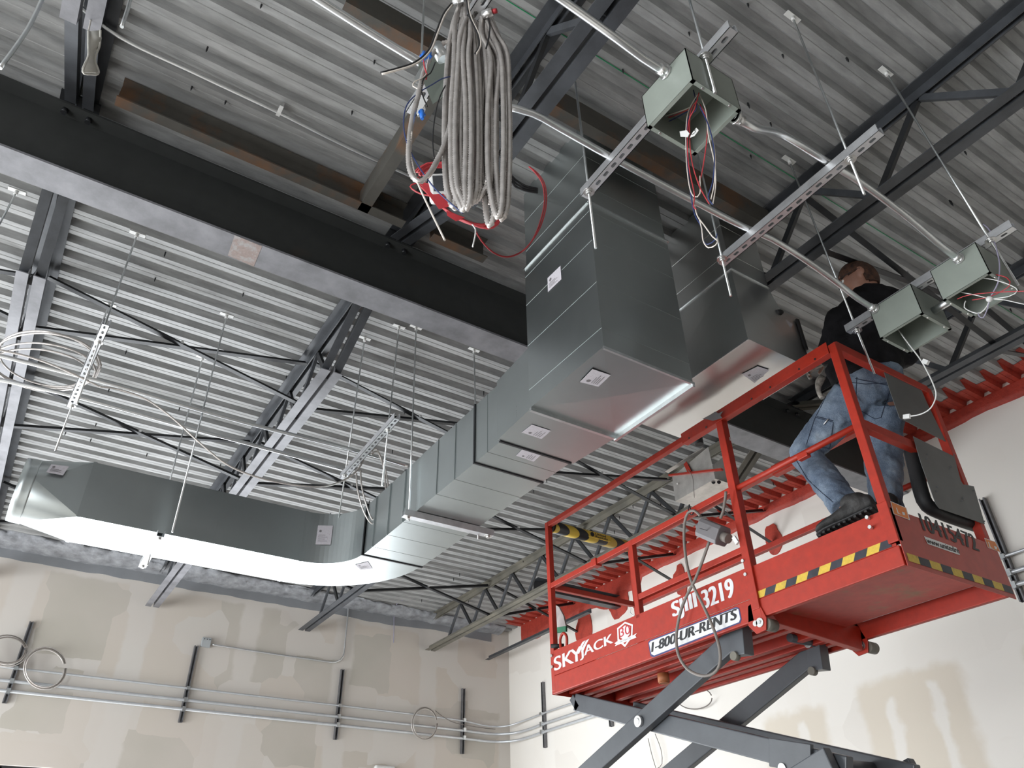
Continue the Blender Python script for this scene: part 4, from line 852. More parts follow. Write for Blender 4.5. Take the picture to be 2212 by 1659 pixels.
mb = MB(); mb.bar(ob-d_*.005+V((-.046,0,0)), ob+d_*.0+V((-.046,0,0.001))+u_*.0+d_*.003, .1, .002); mb.build('lid_seam', M['black'], OB)
cpts = [W(x, y_, 'X', 2.93) for x, y_ in ((1513,1115),(1500,1103),(1486,1108),(1479,1130),(1478,1170),(1484,1220),(1496,1262),(1520,1310),(1542,1360),(1555,1405),(1553,1440),(1535,1458),(1508,1458),(1482,1442),(1465,1412),(1461,1375),(1468,1330),(1482,1290),(1500,1255),(1515,1218),(1532,1170))]
MB().tube(spline(cpts, .02), .0078, 10).build('cord_loop', M['cord'], OB)
MB().tube(spline([W(x, y_, 'X', 2.94) for x, y_ in ((1556,1120),(1562,1105),(1567,1075),(1568,1062))], .02), .0078, 10).build('cord_tail', M['cord'], OB)
mb = MB().tube(spline([W(x, y_, 'X', 2.965) for x, y_ in ((1489,1090),(1492,1100),(1498,1108),(1492,1112),(1487,1100),(1489,1090))], .01), .0035, 6); mb.build('zip_tie', M['black_wire'], OB)
# galvanised control box hung on the far rail
KB = thing('metal_tray_box', 'bare metal open box hanging behind the tall lift post', 'box', (3.55, 2.75, 3.75))
def P3(x, y_, X=3.42): return W(x, y_, 'X', X)
a_, b2, c_, d2 = P3(1452,1030), P3(1459,1083), P3(1545,1034), P3(1530,965)
th = V((.17,0,0)); mb = MB(); mb.add([a_,b2,c_,d2,a_+th,b2+th,c_+th,d2+th], [(0,1,2,3),(1,5,6,2),(4,7,6,5),(0,4,5,1)]); mb.build('casing', M['traymetal'], KB)
mb = MB(); mb.bar(P3(1440,1020), P3(1522,968), .004, .035, (1,0,0)); mb.build('top_flange', M['traymetal'], KB)
mb = MB(); mb.bar(P3(1446,1027), P3(1560,1014,3.40), .012, .020, (1,0,0)); mb.build('red_strap', M['red'], KB); mb = MB(); mb.bar(P3(1480,1000,3.41), P3(1490,1020,3.41), .03, .004, (1,0,0)); mb.build('red_tab', M['red'], KB)
MB().tube(spline([P3(1486,1014,3.39), P3(1496,1030,3.39), P3(1498,1050,3.39), P3(1500,1075,3.39)], .02), .002, 6).build('wire_hook', M['cord'], KB); MB().cyl(P3(1463,1045,3.415), P3(1463,1045,3.41), .006, 10).build('rivet', M['bolt'], KB)
for px_ in (1541, 1553): MB().cyl(P3(px_,1041,3.44), P3(px_,1041,3.445)+V((0,0,-.004)), .012, 12).build('knockout', M['primer_black'], KB)
bp = P3(1511,960,3.50); MB().cyl(bp, bp+V((0,0,.08)), .028, 16).build('black_cap', M['black'], KB)
# carabiners clipped to the tall post
cb = [W(x, y_, 'X', 3.02) for x, y_ in ((1566,950),(1573,944),(1577,950),(1571,968),(1577,985),(1577,998))]
tag(MB().tube(spline(cb, .01), .004, 8).build('carabiner', M['bolt']), 'small shiny carabiner hanging beside the tall lift post', 'carabiner')
tag(MB().tube(spline([W(x, y_, 'X', 3.02) for x, y_ in ((1548,905),(1557,915),(1562,930),(1563,950))], .01), .0015, 5).build('thin_wire', M['galv']), 'thin wire hanging from the top rail by the tall post', 'wire')
# ------------------------------------------------------------------ armoured cable bundle and loose wiring
def armour(mb, pts, r=.0082, pitch=.0105, n=8):
    p = spline(pts, .012); L_ = [0]
    for a, b in zip(p[:-1], p[1:]): L_.append(L_[-1] + (b-a).length)
    m = int(L_[-1] / (pitch/2)); out = []; j = 0
    for i in range(m + 1):
        s_ = L_[-1]*i/m
        while j < len(p) - 2 and L_[j+1] < s_: j += 1
        t = (s_-L_[j]) / max(1e-9, L_[j+1]-L_[j]); out.append(p[j].lerp(p[j+1], t))
    return mb.tube(out, [r*1.05 if i % 2 else r*.72 for i in range(m+1)], n)
BP = (.70, 1.25, 3.7); BN = V((.49, .87, 0))
def bw(px, py, d=0.0): return WP(px, py, V(BP) + BN*d, BN)
CB = thing('cable_bundle', 'big hanging bundle of looped armoured cable at top centre', 'cable', (.70, 1.25, 4.0))
random.seed(11)
LOOPS = [(961,985,448,978,0),(968,992,452,984,1),(975,1004,455,1001,0),(984,1016,452,1009,1),(996,1030,440,1019,0),(1006,1036,438,1026,1),(1015,1045,425,1037,0),(1026,1053,415,1045,1),(1042,1070,488,1058,0),(1047,1064,440,1057,1),(1054,1086,470,1076,0),(1064,1094,462,1084,1),(1071,1099,474,1084,0),(990,1060,432,1030,1),(1035,1092,400,1066,0),(979,1050,410,1010,1)]
for i, (xl, xr, yb, xb, s_) in enumerate(LOOPS):
    d = (-.05 + .10*random.random()); tx = 1000 + (xl+xr-2000)*.28 + random.uniform(-4, 4); ty = random.uniform(2, 40); bul = 6 + .12*(xr-960)
    pts = [bw(tx+4, ty, d), bw(tx-3-(tx-xl)*.35, ty+38, d), bw(xl+6, 125+random.uniform(-8,8), d+.01), bw(xl, 230, d+.01), bw(xl-1, 330, d), bw(xl+3, 400, d-.01), bw((xl+xb)/2+1, yb-22, d-.01), bw(xb, yb, d-.012),
           bw((xr+xb)/2+3, yb-24, d-.02), bw(xr, 395, d-.02), bw(xr+2, 310, d-.01), bw(xr+1, 210, d), bw(xr-4, 120+random.uniform(-6,6), d), bw(tx+8+(xr-tx)*.35, ty+36, d)]
    pts.append(pts[0] + V((.012,0,.004))); mb = MB(); armour(mb, pts); mb.build('cable_loop', M['armour'], CB)
mb = MB(); armour(mb, [bw(1010,60,.0), bw(985,88,0), bw(960,92,.0), bw(938,112,.0), bw(918,150,0), bw(905,200,-.02), bw(890,260,-.02), bw(883,320,-.03), bw(885,365,-.03), bw(897,388,-.03), bw(912,391,-.03), bw(930,372,-.03), bw(945,345,-.02), bw(960,312,-.02), bw(972,270,0), bw(990,180,0), bw(1000,100,0)]); mb.build('cable_loop', M['armour'], CB)
for c_, t in (((980,2),(970,14)),((1043,33),(1050,48))):
    a = bw(*c_, -.06); mb = MB(); mb.cyl(a, a + V((.02,-.03,-.004)), .014, 10); mb.build('cable_fitting', M['bolt'], CB); MB().cyl(a + V((.02,-.03,-.004)), a + V((.028,-.04,-.006)), .008, 10).build('red_bushing', M['red_ink'], CB)
def wire(name, pts, mat, label, r=.0018, step=.015, n=6, cat='wire', grp=None, ends=None):
    o = MB().tube(spline(pts, step), r, n).build(name, mat); return tag(o, label, cat, grp)
for dx, mt, l in ((0, 'black_wire', 'black wire tail hanging left of the cable bundle top'), (3, 'offwhite', 'cream wire tail hanging left of the cable bundle top')):
    wire('wire_tail', [bw(975+dx,8+dx*.5,-.07), bw(958+dx,30+dx,-.07), bw(942+dx,70+dx,-.07), bw(926+dx,108+dx,-.07), bw(895+dx,135+dx,-.07), bw(850+dx,150+dx,-.07), bw(822+dx,157+dx,-.07)], M[mt], l, .0032)
for dx, mt, l in ((0, 'black_wire', 'black wire tail looping in front of the bundle top'), (3, 'offwhite', 'cream wire tail looping in front of the bundle top')):
    wire('wire_tail', [bw(1008+dx,0,-.08), bw(1014+dx,35,-.08), bw(1032+dx,75,-.08), bw(1035+dx,100,-.08), bw(1026+dx,116,-.08)], M[mt], l, .003)
wire('wire_tail', [bw(1053,40,-.07), bw(1058,55,-.07), bw(1056,80,-.07), bw(1050,105,-.07)], M['black_wire'], 'short black and white tail right of the bundle top', .0025)
# junction plate with wires and blue wire nuts
jp = thing('junction_box', 'open steel junction box half hidden left of the cable bundle', 'box', tuple(bw(935,160,.10)))
q = [bw(903,150,.12), bw(955,120,.12), bw(985,190,.12), bw(935,225,.12)]; th = V((.0,.0,.035)); MB().add(q+[p+th for p in q], [(0,1,2,3),(7,6,5,4)]+[(i,4+i,4+(i+1)%4,(i+1)%4) for i in range(4)]).build('casing', M['boxgreen'], jp)
MB().add([tuple(bw(x,y_,.11)) for x, y_ in ((884,232),(905,202),(925,215),(904,247))], [(0,1,2,3)]).build('bracket_plate', M['white_pl'], jp); MB().add([tuple(bw(x,y_,.115)) for x, y_ in ((895,168),(912,140),(922,146),(903,180))], [(0,1,2,3)]).build('bracket_plate', M['galv'], jp)
a = bw(940,98,.0); mb = MB(); mb.cyl(a, bw(958,128,.02), .022, 14); mb.build('cable_connector', M['galv'], jp)
for (x, y_), (x2, y2), l in (((913,128),(916,112),'left of two blue wire nuts beside the cable bundle'), ((926,123),(929,108),'right of two blue wire nuts beside the cable bundle'), ((911,240),(912,257),'single blue wire nut hanging below the junction box')):
    p_, q_ = bw(x,y_,-.02), bw(x2,y2,-.02); mb = MB(); mb.tube([p_, p_.lerp(q_,.5), q_], [.0085,.0075,.005], 8); mb.bar(p_.lerp(q_,.3)+V((-.011,0,0)), p_.lerp(q_,.3)+V((.011,0,0)), .004, .008)
    tag(mb.build('wire_nut', M['blue_pl']), l, 'wire nut', 'blue wire nuts')
wire('loose_wire', [bw(915,128,-.02), bw(917,145,-.02), bw(922,160,-.02), bw(920,172,-.01)], M['red_wire'], 'red wire dropping from the left blue wire nut', .0024)
wire('loose_wire', [bw(927,123,-.02), bw(922,142,-.02), bw(921,160,-.02), bw(910,170,-.02), bw(896,176,-.02), bw(892,186,-.02), bw(903,192,-.02), bw(905,200,-.02)], M['offwhite'], 'white wire curling below the right blue wire nut', .0020)
wire('loose_wire', [bw(940,135,-.02), bw(930,158,-.02), bw(915,170,-.02), bw(911,198,-.02), bw(923,230,-.02)], M['black_wire'], 'short black wire beside the junction box', .0022)
wire('loose_wire', [bw(975,165,-.02), bw(955,170,-.02), bw(935,182,-.02), bw(905,200,-.02), bw(880,225,-.02), bw(872,262,-.02), bw(878,305,-.03), bw(900,352,-.03), bw(935,402,-.03), bw(970,436,-.03), bw(1000,461,-.03)], M['blue_wire'], 'long navy wire arcing left of and across the bundle foot', .0020)
wire('loose_wire', [bw(962,185,-.01), bw(950,210,-.01), bw(940,250,-.01), bw(935,300,-.01), bw(938,342,-.01)], M['black_wire'], 'black wire hanging straight inside the small left cable loop', .0020)
wire('loose_wire', [bw(890,285,-.03), bw(887,330,-.03), bw(900,388,-.03), bw(925,445,-.03), bw(961,519,-.03)], M['offwhite'], 'stiff cream wire slanting down below the red coil', .0030)
# red cable coil and white unit
RC = thing('red_cable_coil', 'tangled red cable coil under the hanging cable bundle', 'cable', tuple(bw(985,420,.08)))
for k in range(11):
    j = random.uniform(-8, 8); pts = [bw(x+j+random.uniform(-3,3), y_+j*.7+random.uniform(-2,2), .09+.008*k) for x, y_ in ((905,375),(930,358),(970,357),(1010,368),(1045,400),(1068,440),(1074,470),(1060,488),(1030,487),(990,470),(955,445),(925,415),(905,395))]
    MB().tube(spline(pts, .02, True), .0031, 6).build('red_loop', M['red_wire'], RC)
mb = MB(); mb.tube(spline([bw(902,395,.1), bw(888,400,.1), bw(890,408,.1), bw(912,420,.1), bw(950,425,.1)], .02), .0025, 6); mb.build('red_loop', M['red_wire'], RC)
mb = MB()
for tri in (((906,392),(945,400),(975,445),(948,452),(925,420)), ((964,455),(1005,470),(985,478),(966,466))): mb.add([tuple(bw(x,y_,.085)) for x, y_ in tri], [tuple(range(len(tri)))])
mb.build('red_plastic_wrap', M['red_ink'], RC)
MB().tube(spline([bw(1020,485,.08), bw(1027,495,.08), bw(1026,512,.08), bw(1021,533,.08)], .01), .0022, 6).build('white_cable_tie', M['white_pl'], RC)
for dx in (0, 4): wire('red_cable', [bw(1027,498,.1), bw(1040,520,.12), bw(1065,545,.15), bw(1095,555,.18), bw(1125,545,.2), bw(1148,522,.22), bw(1165+dx,485,.24), bw(1176+dx,440,.26), bw(1173+dx,400,.28), bw(1158+dx,375,.3), bw(1143,360,.32)], M['red_wire'], ['outer','inner'][dx//4] + ' of two red cables drooping in front of the duct drop', .0026)
wu = WP(958, 408, V(BP)+BN*.10, BN); o = MB().cbox((0,0,0), (.085,.045,.085)).build('white_device', M['white_pl'], None, .010); o.location = wu; o.rotation_euler = (.2,-.12,-.5); tag(o, 'small white plastic unit tangled in the red coil', 'device')
MB().add([(-.03,-.0232,-.025),(.015,-.0232,-.025),(.015,-.0232,.03),(-.03,-.0232,.03)], [(0,1,2,3)]).build('dark_window', M['primer'], None).parent = o
for c in o.children: c.location = (-.0075,-.0236,.0025)
for k in range(3): wire('black_cable', [W(1098,372+k*6,'Y',1.7), W(1112,388+k*7,'Y',1.7), W(1135,402+k*5,'Y',1.72), W(1160,408+k*4,'Y',1.74)], M['black_wire'], ['upper','middle','lower'][k] + ' black cable loop passing behind the hanging bundle onto the duct drop', .006)
for pl in ([(1202,288),(1190,312),(1172,330),(1162,352),(1146,372)],): wire('black_cable', [W(x,y_,'X',1.750) for x, y_ in pl], M['black'], 'short black strap on the duct drop top, %s piece' % ('longer' if len(pl) > 2 else 'lower short'), .006)
# coloured wires spilling from the first pull box
def bx(px, py, d=0.0): return W(px, py, 'X', 1.46 + d)
WB = [('red_wire',[(1510,200),(1500,235),(1488,262),(1485,320),(1490,370),(1500,420),(1498,445),(1504,452)],'red wire on the left strand'),
 ('red_wire',[(1508,215),(1492,240),(1490,300),(1495,350),(1508,395),(1520,420),(1532,440)],'red wire swinging to the lower right'),
 ('offwhite',[(1506,205),(1488,238),(1482,280),(1483,350),(1490,405),(1500,425),(1512,418),(1512,380)],'cream wire with the tight lower hook'),
 ('blue_wire',[(1498,195),(1505,235),(1487,255),(1485,330),(1490,400),(1500,460),(1515,490),(1518,515),(1528,528),(1545,518),(1549,505)],'navy wire reaching the lowest loop'),
 ('offwhite',[(1512,205),(1525,240),(1530,290),(1543,350),(1546,400),(1540,440)],'cream wire on the right strand'),
 ('red_wire',[(1512,225),(1527,262),(1526,310),(1515,380),(1508,395)],'red wire crossing back inside'),
 ('offwhite',[(1500,215),(1520,238),(1537,290),(1545,340),(1543,395),(1536,430)],'second cream wire on the right strand'),
 ('blue_wire',[(1512,230),(1532,275),(1543,330),(1540,390),(1530,425),(1540,442)],'navy wire on the right strand'),
 ('offwhite',[(1500,440),(1506,465),(1520,485),(1540,512),(1550,520),(1545,530),(1530,535),(1519,520),(1516,495),(1510,470)],'cream wire forming the lowest loop'),
 ('offwhite',[(1490,232),(1470,240),(1422,256)],'cream wire stub pointing left'),
 ('red_wire',[(1492,234),(1468,245),(1444,254)],'red wire stub pointing left'),
 ('blue_wire',[(1494,236),(1465,252),(1441,264)],'blue wire stub pointing left'),
 ('offwhite',[(1503,225),(1503,205),(1512,204)],'cream wire stub pointing up')]
for i, (mt, pl, l) in enumerate(WB): wire('coloured_wire', [bx(x, y_, (-.02 + .006*(i % 7))) for x, y_ in pl], M[mt], l + ' in the wires below the first pull box', .0021, .012)
for pts, l in (([(1468,284),(1483,281),(1489,288),(1485,296),(1470,295)], 'white tag folded round the left strand of coloured wires'), ([(1496,286),(1504,276),(1509,281),(1500,293),(1490,297)], 'white tag with a scribbled mark on the coloured wires')):
    a = [bx(x,y_,-.045) for x,y_ in pts]; t_ = tag(MB().add(a+[p+V((.002,0,0)) for p in a], [tuple(range(5)), (9,8,7,6,5)]+[(i,5+i,5+(i+1)%5,(i+1)%5) for i in range(5)]).build('wire_tag', M['white_pl']), l, 'tag', 'white tags on the wires')
tag(MB().tube(spline([bx(1494,291,-.047), bx(1499,288,-.047), bx(1502,284,-.047), bx(1499,282,-.047), bx(1503,280,-.047)], .004), .0008, 5).build('scribble', M['ink']), 'black scribble on the wire tag', 'mark')
# wires of the right-hand boxes
def cw(px, py, X=3.15): return W(px, py, 'X', X)
wire('white_cable', [cw(1940,712,3.2), cw(1962,742), cw(1985,772), cw(1999,795), cw(2016,830), cw(2022,855), cw(2010,882), cw(1988,895), cw(1966,899)], M['white_pl'], 'white cable hanging from the left box to a plug end', .003, cat='cable')
tag(MB().bar(cw(1966,899), cw(1952,901), .012, .02).build('cable_plug', M['white_pl']), 'small white plug at the end of the hanging cable', 'plug'); tag(MB().bar(cw(1994,780), cw(2005,784), .016, .02).build('cable_flag', M['white_pl']), 'white flag label on the cable below the left box', 'tag')
wire('grey_cable', [cw(2124,484), cw(2138,498), cw(2150,530), cw(2159,570), cw(2156,610), cw(2146,630), cw(2138,645)], M['grey_cable'], 'pale violet grey cable arching over the right-edge box', .0034)
wire('grey_cable', [cw(2138,645), cw(2133,660), cw(2118,676), cw(2100,674), cw(2083,664), cw(2086,650)], M['white_pl'], 'white cable curl below the right-edge box', .0026)
wire('grey_cable', [cw(2138,648), cw(2132,670), cw(2124,686), cw(2116,684), cw(2113,676)], M['grey_cable'], 'pale grey cable curl at the lowest point', .0026)
for pl, mt, l in (([(2075,631),(2110,638),(2138,645),(2170,648),(2212,657),(2260,664)],'white_pl','lower white wire running to the right edge'), ([(2120,600),(2150,605),(2185,617),(2198,628),(2180,640),(2138,646)],'white_pl','upper white wire bending back to the knot'), ([(2068,646),(2090,638),(2140,632),(2212,629),(2260,628)],'red_wire','red wire running to the right edge'), ([(2100,648),(2140,640),(2180,618),(2175,600),(2140,591)],'red_wire','red wire curling inside the right-edge box')):
    wire('loose_wire', [cw(x,y_,3.14) for x,y_ in pl], M[mt], l, .0022)
tag(MB().ball(cw(2137,646,3.13), .014, 8, 6).build('wire_knot', M['white_pl']), 'white taped knot of wires under the right-edge box', 'knot')
# long flexible cable on the left, coil and draped run
def cl(px, py, z=ZL+.07): return W(px, py, 'Z', z)
LC = thing('cable_coil', 'loose oval coil of armoured cable at the left edge', 'cable', tuple(cl(100,790)))
for k, (cx_, cy_, rx, ry, a0) in enumerate(((100,782,118,62,.06),(95,790,112,48,.10),(105,775,108,58,.14),(88,795,104,40,.10))):
    mb = MB(); armour(mb, [cl(cx_+rx*math.cos(t), cy_+ry*math.sin(t)+rx*math.cos(t)*a0, ZL+.10+.012*k) for t in [2*math.pi*i/14 for i in range(15)]], .0062, .0075); mb.build('coil_loop', M['armour'], LC)
mb = MB(); armour(mb, [W(215,835,'Y',4.4), W(260,842,'Y',4.4), W(320,865,'Y',4.4), W(375,905,'Y',4.4), W(430,955,'Y',4.4), W(490,1003,'Y',4.4), W(560,1032,'Y',4.4), W(640,1048,'Y',4.4), W(705,1050,'Y',4.4), W(755,1030,'Y',4.42), W(782,1000,'Y',4.45), W(789,965,'Y',4.5)], .0068, .0085)
tag(mb.build('armoured_cable', M['armour']), 'long armoured cable drooping between the two left struts', 'cable')
mb = MB(); armour(mb, [W(-20,752,'Y',4.3), W(60,770,'Y',4.3), W(130,795,'Y',4.3), W(215,835,'Y',4.35)], .0068, .0085); tag(mb.build('armoured_cable', M['armour']), 'armoured cable lying along the upper left conduit', 'cable')
SL_ = thing('cable_loops', 'two hanging loops of armoured cable on the strut above the elbow', 'cable', tuple(W(800,1000,'Y',4.5)))
for dx, dy in ((0,0),(9,-6)):
    mb = MB(); armour(mb, [W(x+dx*s, y_+dy, 'Y', 4.45) for x, y_, s in ((770,1022,1),(772,1055,1),(782,1095,1),(797,1125,.6),(813,1134,.3),(827,1118,.5),(833,1080,.6),(832,1040,.5),(826,1000,0),(814,975,-.3),(802,982,0))], .0062, .0078); mb.build('cable_loop', M['armour'], SL_)
# coils on the back wall
def wall_coil(cx_, cy_, rx, ry, n, label, r=.006):
    T = thing('wall_cable_coil', label, 'cable', tuple(W(cx_,cy_,'Y',YB-.10)), 'cable coils on the back wall')
    for k in range(n):
        sx, sy = rx*(1-.05*k), ry*(1-.06*k); ox, oy = random.uniform(-2,2), random.uniform(-2,2)
        MB().tube(spline([W(cx_+ox+sx*math.cos(t), cy_+oy+sy*math.sin(t), 'Y', YB-.10-.008*k) for t in [2*math.pi*i/14 for i in range(14)]], .04, True), r, 6).build('coil_loop', M['cord'] if k % 2 else M['armour'], T)
wall_coil(17,1405,44,34,4,'left of two cable coils on the back wall at the left edge'); wall_coil(97,1445,46,46,3,'right of two cable coils on the back wall at the left edge'); wall_coil(918,1563,28,36,3,'small cable coil on the wall conduits left of the corner', .005)
wire('wall_cable', [W(940,1535,'Y',YB-.09), W(960,1550,'Y',YB-.09), W(985,1562,'Y',YB-.09), W(1040,1572,'Y',YB-.09), W(1070,1575,'Y',YB-.09)], M['cord'], 'thin cable running from the small wall coil to the corner', .004, .05)
wire('wall_cable', [W(885,1285,'Y',YB-.45), W(875,1295,'Y',YB-.42), W(860,1300,'Y',YB-.35), W(852,1325,'Y',YB-.05), W(851,1360,'Y',YB-.04), W(850,1388,'Y',YB-.04)], M['grey_cable'], 'short grey cable dangling from the sprayed foam', .006, .04)
for k, pl in enumerate(([(1400,1595),(1408,1630),(1420,1670)], [(1415,1585),(1428,1620),(1430,1650),(1420,1660)], [(1322,1560),(1340,1500),(1390,1640)][:2])): wire('wall_cable', [W(x,y_,'X',XR-.04) for x,y_ in pl], M['cord'], ['thin cable strand behind the scissor arms, left strand','thin cable strand behind the scissor arms, right strand','thin cable dropping past the right wall strut end'][k], .004, .05)
cp = [W(1500+38*math.cos(t), 1508+24*math.sin(t), 'X', XR-.06) for t in [math.pi*2*i/12 for i in range(12)]]
tag(MB().tube(spline(cp, .04, True), .006, 6).build('wall_cable_coil', M['cord']), 'cable coil on the right wall peeking below the lift platform', 'cable')
tag(MB().cbox(W(830,1668,'Y',YB-.04), (.26,.08,.14)).build('emergency_light', M['white_pl'], None, .02), 'white wall fixture just showing at the bottom edge', 'lamp')
# white plastic strap twisted round the top left joist
m, nt, b = nmat('milky_plastic_strap'); b.inputs['Base Color'].default_value = (.72,.70,.64,1); b.inputs['Roughness'].default_value = .4; b.inputs['Transmission Weight'].default_value = .25; M['strap'] = m
SP = thing('plastic_strap', 'twisted milky plastic sleeve hanging from the top left joist', 'strap', tuple(W(200,110,'Y',2.4)))
mb = MB(); ctr = [(204,66,13,-.3),(206,82,14,-.1),(203,98,12,.3),(198,112,7,.9),(198,124,7,1.3),(197,136,13,1.0),(196,148,18,.6),(196,156,17,.4)]
vs = []
for i, (x, y_, w_, tw) in enumerate(ctr):
    for s_ in (-1, 1): vs.append(W(x+s_*w_, y_+s_*tw*3, 'Y', 2.30 + s_*.02*math.sin(tw*2)))
mb.add(vs, [(2*i,2*i+1,2*i+3,2*i+2) for i in range(len(ctr)-1)], True); o = mb.build('front_fold', M['strap'], SP); s_ = o.modifiers.new('t','SOLIDIFY'); s_.thickness = .004
MB().tube(spline([vs[0], vs[4], vs[8], vs[14], V(vs[14]).lerp(vs[15],.5)+V((0,0,-.012)), vs[15], vs[9], vs[5], vs[1]], .01), .0045, 6).build('thick_rim', M['strap'], SP)
MB().tube(spline([vs[0], V(vs[0]).lerp(V((JX[0]+.03,2.34,4.57)),.6)+V((0,-.01,0)), V((JX[0]+.03,2.34,4.55))], .01), .003, 6).build('hanging_tie', M['strap'], SP)
# white plastic cap by the duct drop edge
tag(MB().add([tuple(W(x,y_,'Y',2.9)) for x,y_ in ((1127,494),(1133,484),(1136,500))]+[tuple(W(x,y_,'Y',2.93)) for x,y_ in ((1127,494),(1133,484),(1136,500))], [(0,1,2),(5,4,3),(0,3,4,1),(1,4,5,2),(2,5,3,0)]).build('plastic_tag', M['white_pl']), 'tiny white plastic tab left of the duct drop', 'tag')
# ------------------------------------------------------------------ the worker
from mathutils.bvhtree import BVHTree
PX = dict(neck=W(1868,640,'X',3.52), head=W(1855,606,'X',3.50), Ls=W(1812,690,'X',3.38), Rs=W(1944,655,'X',3.62), waist=W(1876,812,'X',3.50), chest=W(1872,715,'X',3.50), Lh=W(1838,862,'X',3.40), Rh=W(1912,862,'X',3.56), pel=W(1875,850,'X',3.50),
  Lk=W(1741,978,'X',3.33), La=W(1836,1108,'X',3.19), Rk=W(1908,985,'X',3.60), Ra=W(1915,1112,'X',3.46), Le=W(1788,765,'X',3.42), Lw=W(1786,778,'X',3.56), Re=W(1958,765,'X',3.66), Rw=W(1930,790,'X',3.78))
PE = thing('person', 'person in black jacket and worn blue jeans working on the lift', 'person', tuple(W(1850,1100,'X',3.4)))
def dirn(a, b): return (b-a).normalized()
def capsule(mb, a, b, r0, r1, n=14):
    a, b = V(a), V(b); d = (b-a); k = 5; pts, rs = [], []
    u = d.normalized()
    for i in range(k): t = math.pi/2*i/k; pts.append(a - u*r0*math.cos(t)); rs.append(max(r0*math.sin(t), .001))
    for i in range(5): t = i/4; pts.append(a.lerp(b, t)); rs.append(r0+(r1-r0)*t)
    for i in range(1, k+1): t = math.pi/2*i/k; pts.append(b + u*r1*math.sin(t)); rs.append(max(r1*math.cos(t), .001))
    return mb.tube(pts, rs, n)
def loft(mb, secs, n=20):
    "secs: (centre, half-width vector, half-depth vector)"
    vs = []
    for c, u, w in secs: vs += [V(c) + V(u)*math.cos(2*math.pi*i/n) + V(w)*math.sin(2*math.pi*i/n) for i in range(n)]
    N = len(secs); mb.add(vs, [(j*n+i, j*n+(i+1)%n, (j+1)*n+(i+1)%n, (j+1)*n+i) for j in range(N-1) for i in range(n)], True)
    return mb.add(vs, [tuple(range(n-1,-1,-1)), tuple(range((N-1)*n, N*n))])
def skinned(name, mb, mat, parent, vox=.008, smooth=4, disp=0, dscale=.06, decim=None):
    o = mb.build(name, mat, parent)
    r = o.modifiers.new('r','REMESH'); r.mode = 'VOXEL'; r.voxel_size = vox; r.use_smooth_shade = True
    s = o.modifiers.new('s','SMOOTH'); s.iterations = smooth; s.factor = .6
    if disp:
        t = bpy.data.textures.new(name+'_folds', 'CLOUDS'); t.noise_scale = dscale; t.noise_depth = 2
        d = o.modifiers.new('d','DISPLACE'); d.texture = t; d.strength = disp; d.mid_level = .5
    return o
sh = dirn(PX['Ls'], PX['Rs']); up = V((0,0,1)); fw = up.cross(sh).normalized(); fw = fw if fw.y > 0 else -fw     # torso faces away from the camera
M['skin'] = simple('skin', (.33, .165, .115), .5, 0, .15, 12); M['hair'] = simple('short_auburn_hair', (.075, .032, .018), .8, 0, .5, 45, .5, 260)
M['jacket'] = simple('black_jacket_cloth', (.009, .0085, .010), .85, 0, .5, 9, .35, 60, .2)
m, nt, b = nmat('faded_denim'); v = coords(nt); n1 = noise_node(nt, 5.5, 5, .6, v); n2 = noise_node(nt, 260, 2, .5, v)
c = ramp(nt, n1.outputs[0], [(.34, (.03,.055,.10)), (.46, (.09,.13,.19)), (.58, (.19,.25,.32)), (.74, (.36,.41,.46))]); c = mixc(nt, .25, c, ramp(nt, n2.outputs[0], [(.3,(.05,.08,.13)),(.7,(.40,.45,.52))])); L(nt, c, b.inputs['Base Color']); b.inputs['Roughness'].default_value = .9; bump(nt, b, n1.outputs[0], .5, .03); M['denim'] = m
M['thread'] = simple('dark_denim_seam', (.02, .03, .055), .9, 0, .2, 30); M['boot'] = simple('worn_black_boot', (.028, .027, .026), .7, 0, .5, 14, .5, 40); M['glove'] = simple('grey_work_glove', (.30, .28, .25), .85, 0, .5, 26, .4)
# body, one continuous surface: torso, limbs, neck, head, hands
B_ = MB()
H = PX['head']; hf = V((-.52, .82, -.22)).normalized(); hs = hf.cross(up).normalized(); hu = hs.cross(hf).normalized()   # head forward, its right, its up
def hp(f, s_, u): return H + hf*f + hs*s_ + hu*u
loft(B_, [(hp(-.01,0,.117), hf*.02, hs*.02), (hp(-.008,0,.108), hf*.055, hs*.045), (hp(-.005,0,.085), hf*.083, hs*.066), (hp(0,0,.045), hf*.095, hs*.076), (hp(.0,0,0), hf*.094, hs*.077), (hp(.006,0,-.04), hf*.082, hs*.070), (hp(.022,0,-.075), hf*.062, hs*.056), (hp(.035,0,-.10), hf*.046, hs*.040), (hp(.04,0,-.113), hf*.02, hs*.02)], 22)
loft(B_, [(hp(.088,0,.02), hs*.008, hu*.010), (hp(.104,0,-.005), hs*.010, hu*.013), (hp(.116,0,-.022), hs*.012, hu*.010), (hp(.118,0,-.028), hs*.004, hu*.004)], 10)
loft(B_, [(hp(.085,0,-.055), hs*.024, hu*.006), (hp(.095,0,-.057), hs*.020, hu*.008), (hp(.099,0,-.058), hs*.010, hu*.004)], 10)
for s_ in (-1, 1):
    loft(B_, [(hp(-.012,s_*.072,.0), hf*.018, hu*.030), (hp(-.018,s_*.084,.002), hf*.020, hu*.033), (hp(-.022,s_*.090,.004), hf*.012, hu*.022)], 12)
capsule(B_, hp(-.02,0,-.06), PX['neck'] + V((0,0,-.06)), .056, .064)
tor = [(PX['neck']+V((0,0,-.05)), .10, .07), (PX['neck']+V((0,0,-.10)), .165, .095), (PX['chest'], .17, .11), (PX['waist']+V((0,0,.05)), .14, .095), (PX['pel'], .155, .10), (PX['pel']+V((0,0,-.08)), .10, .08)]
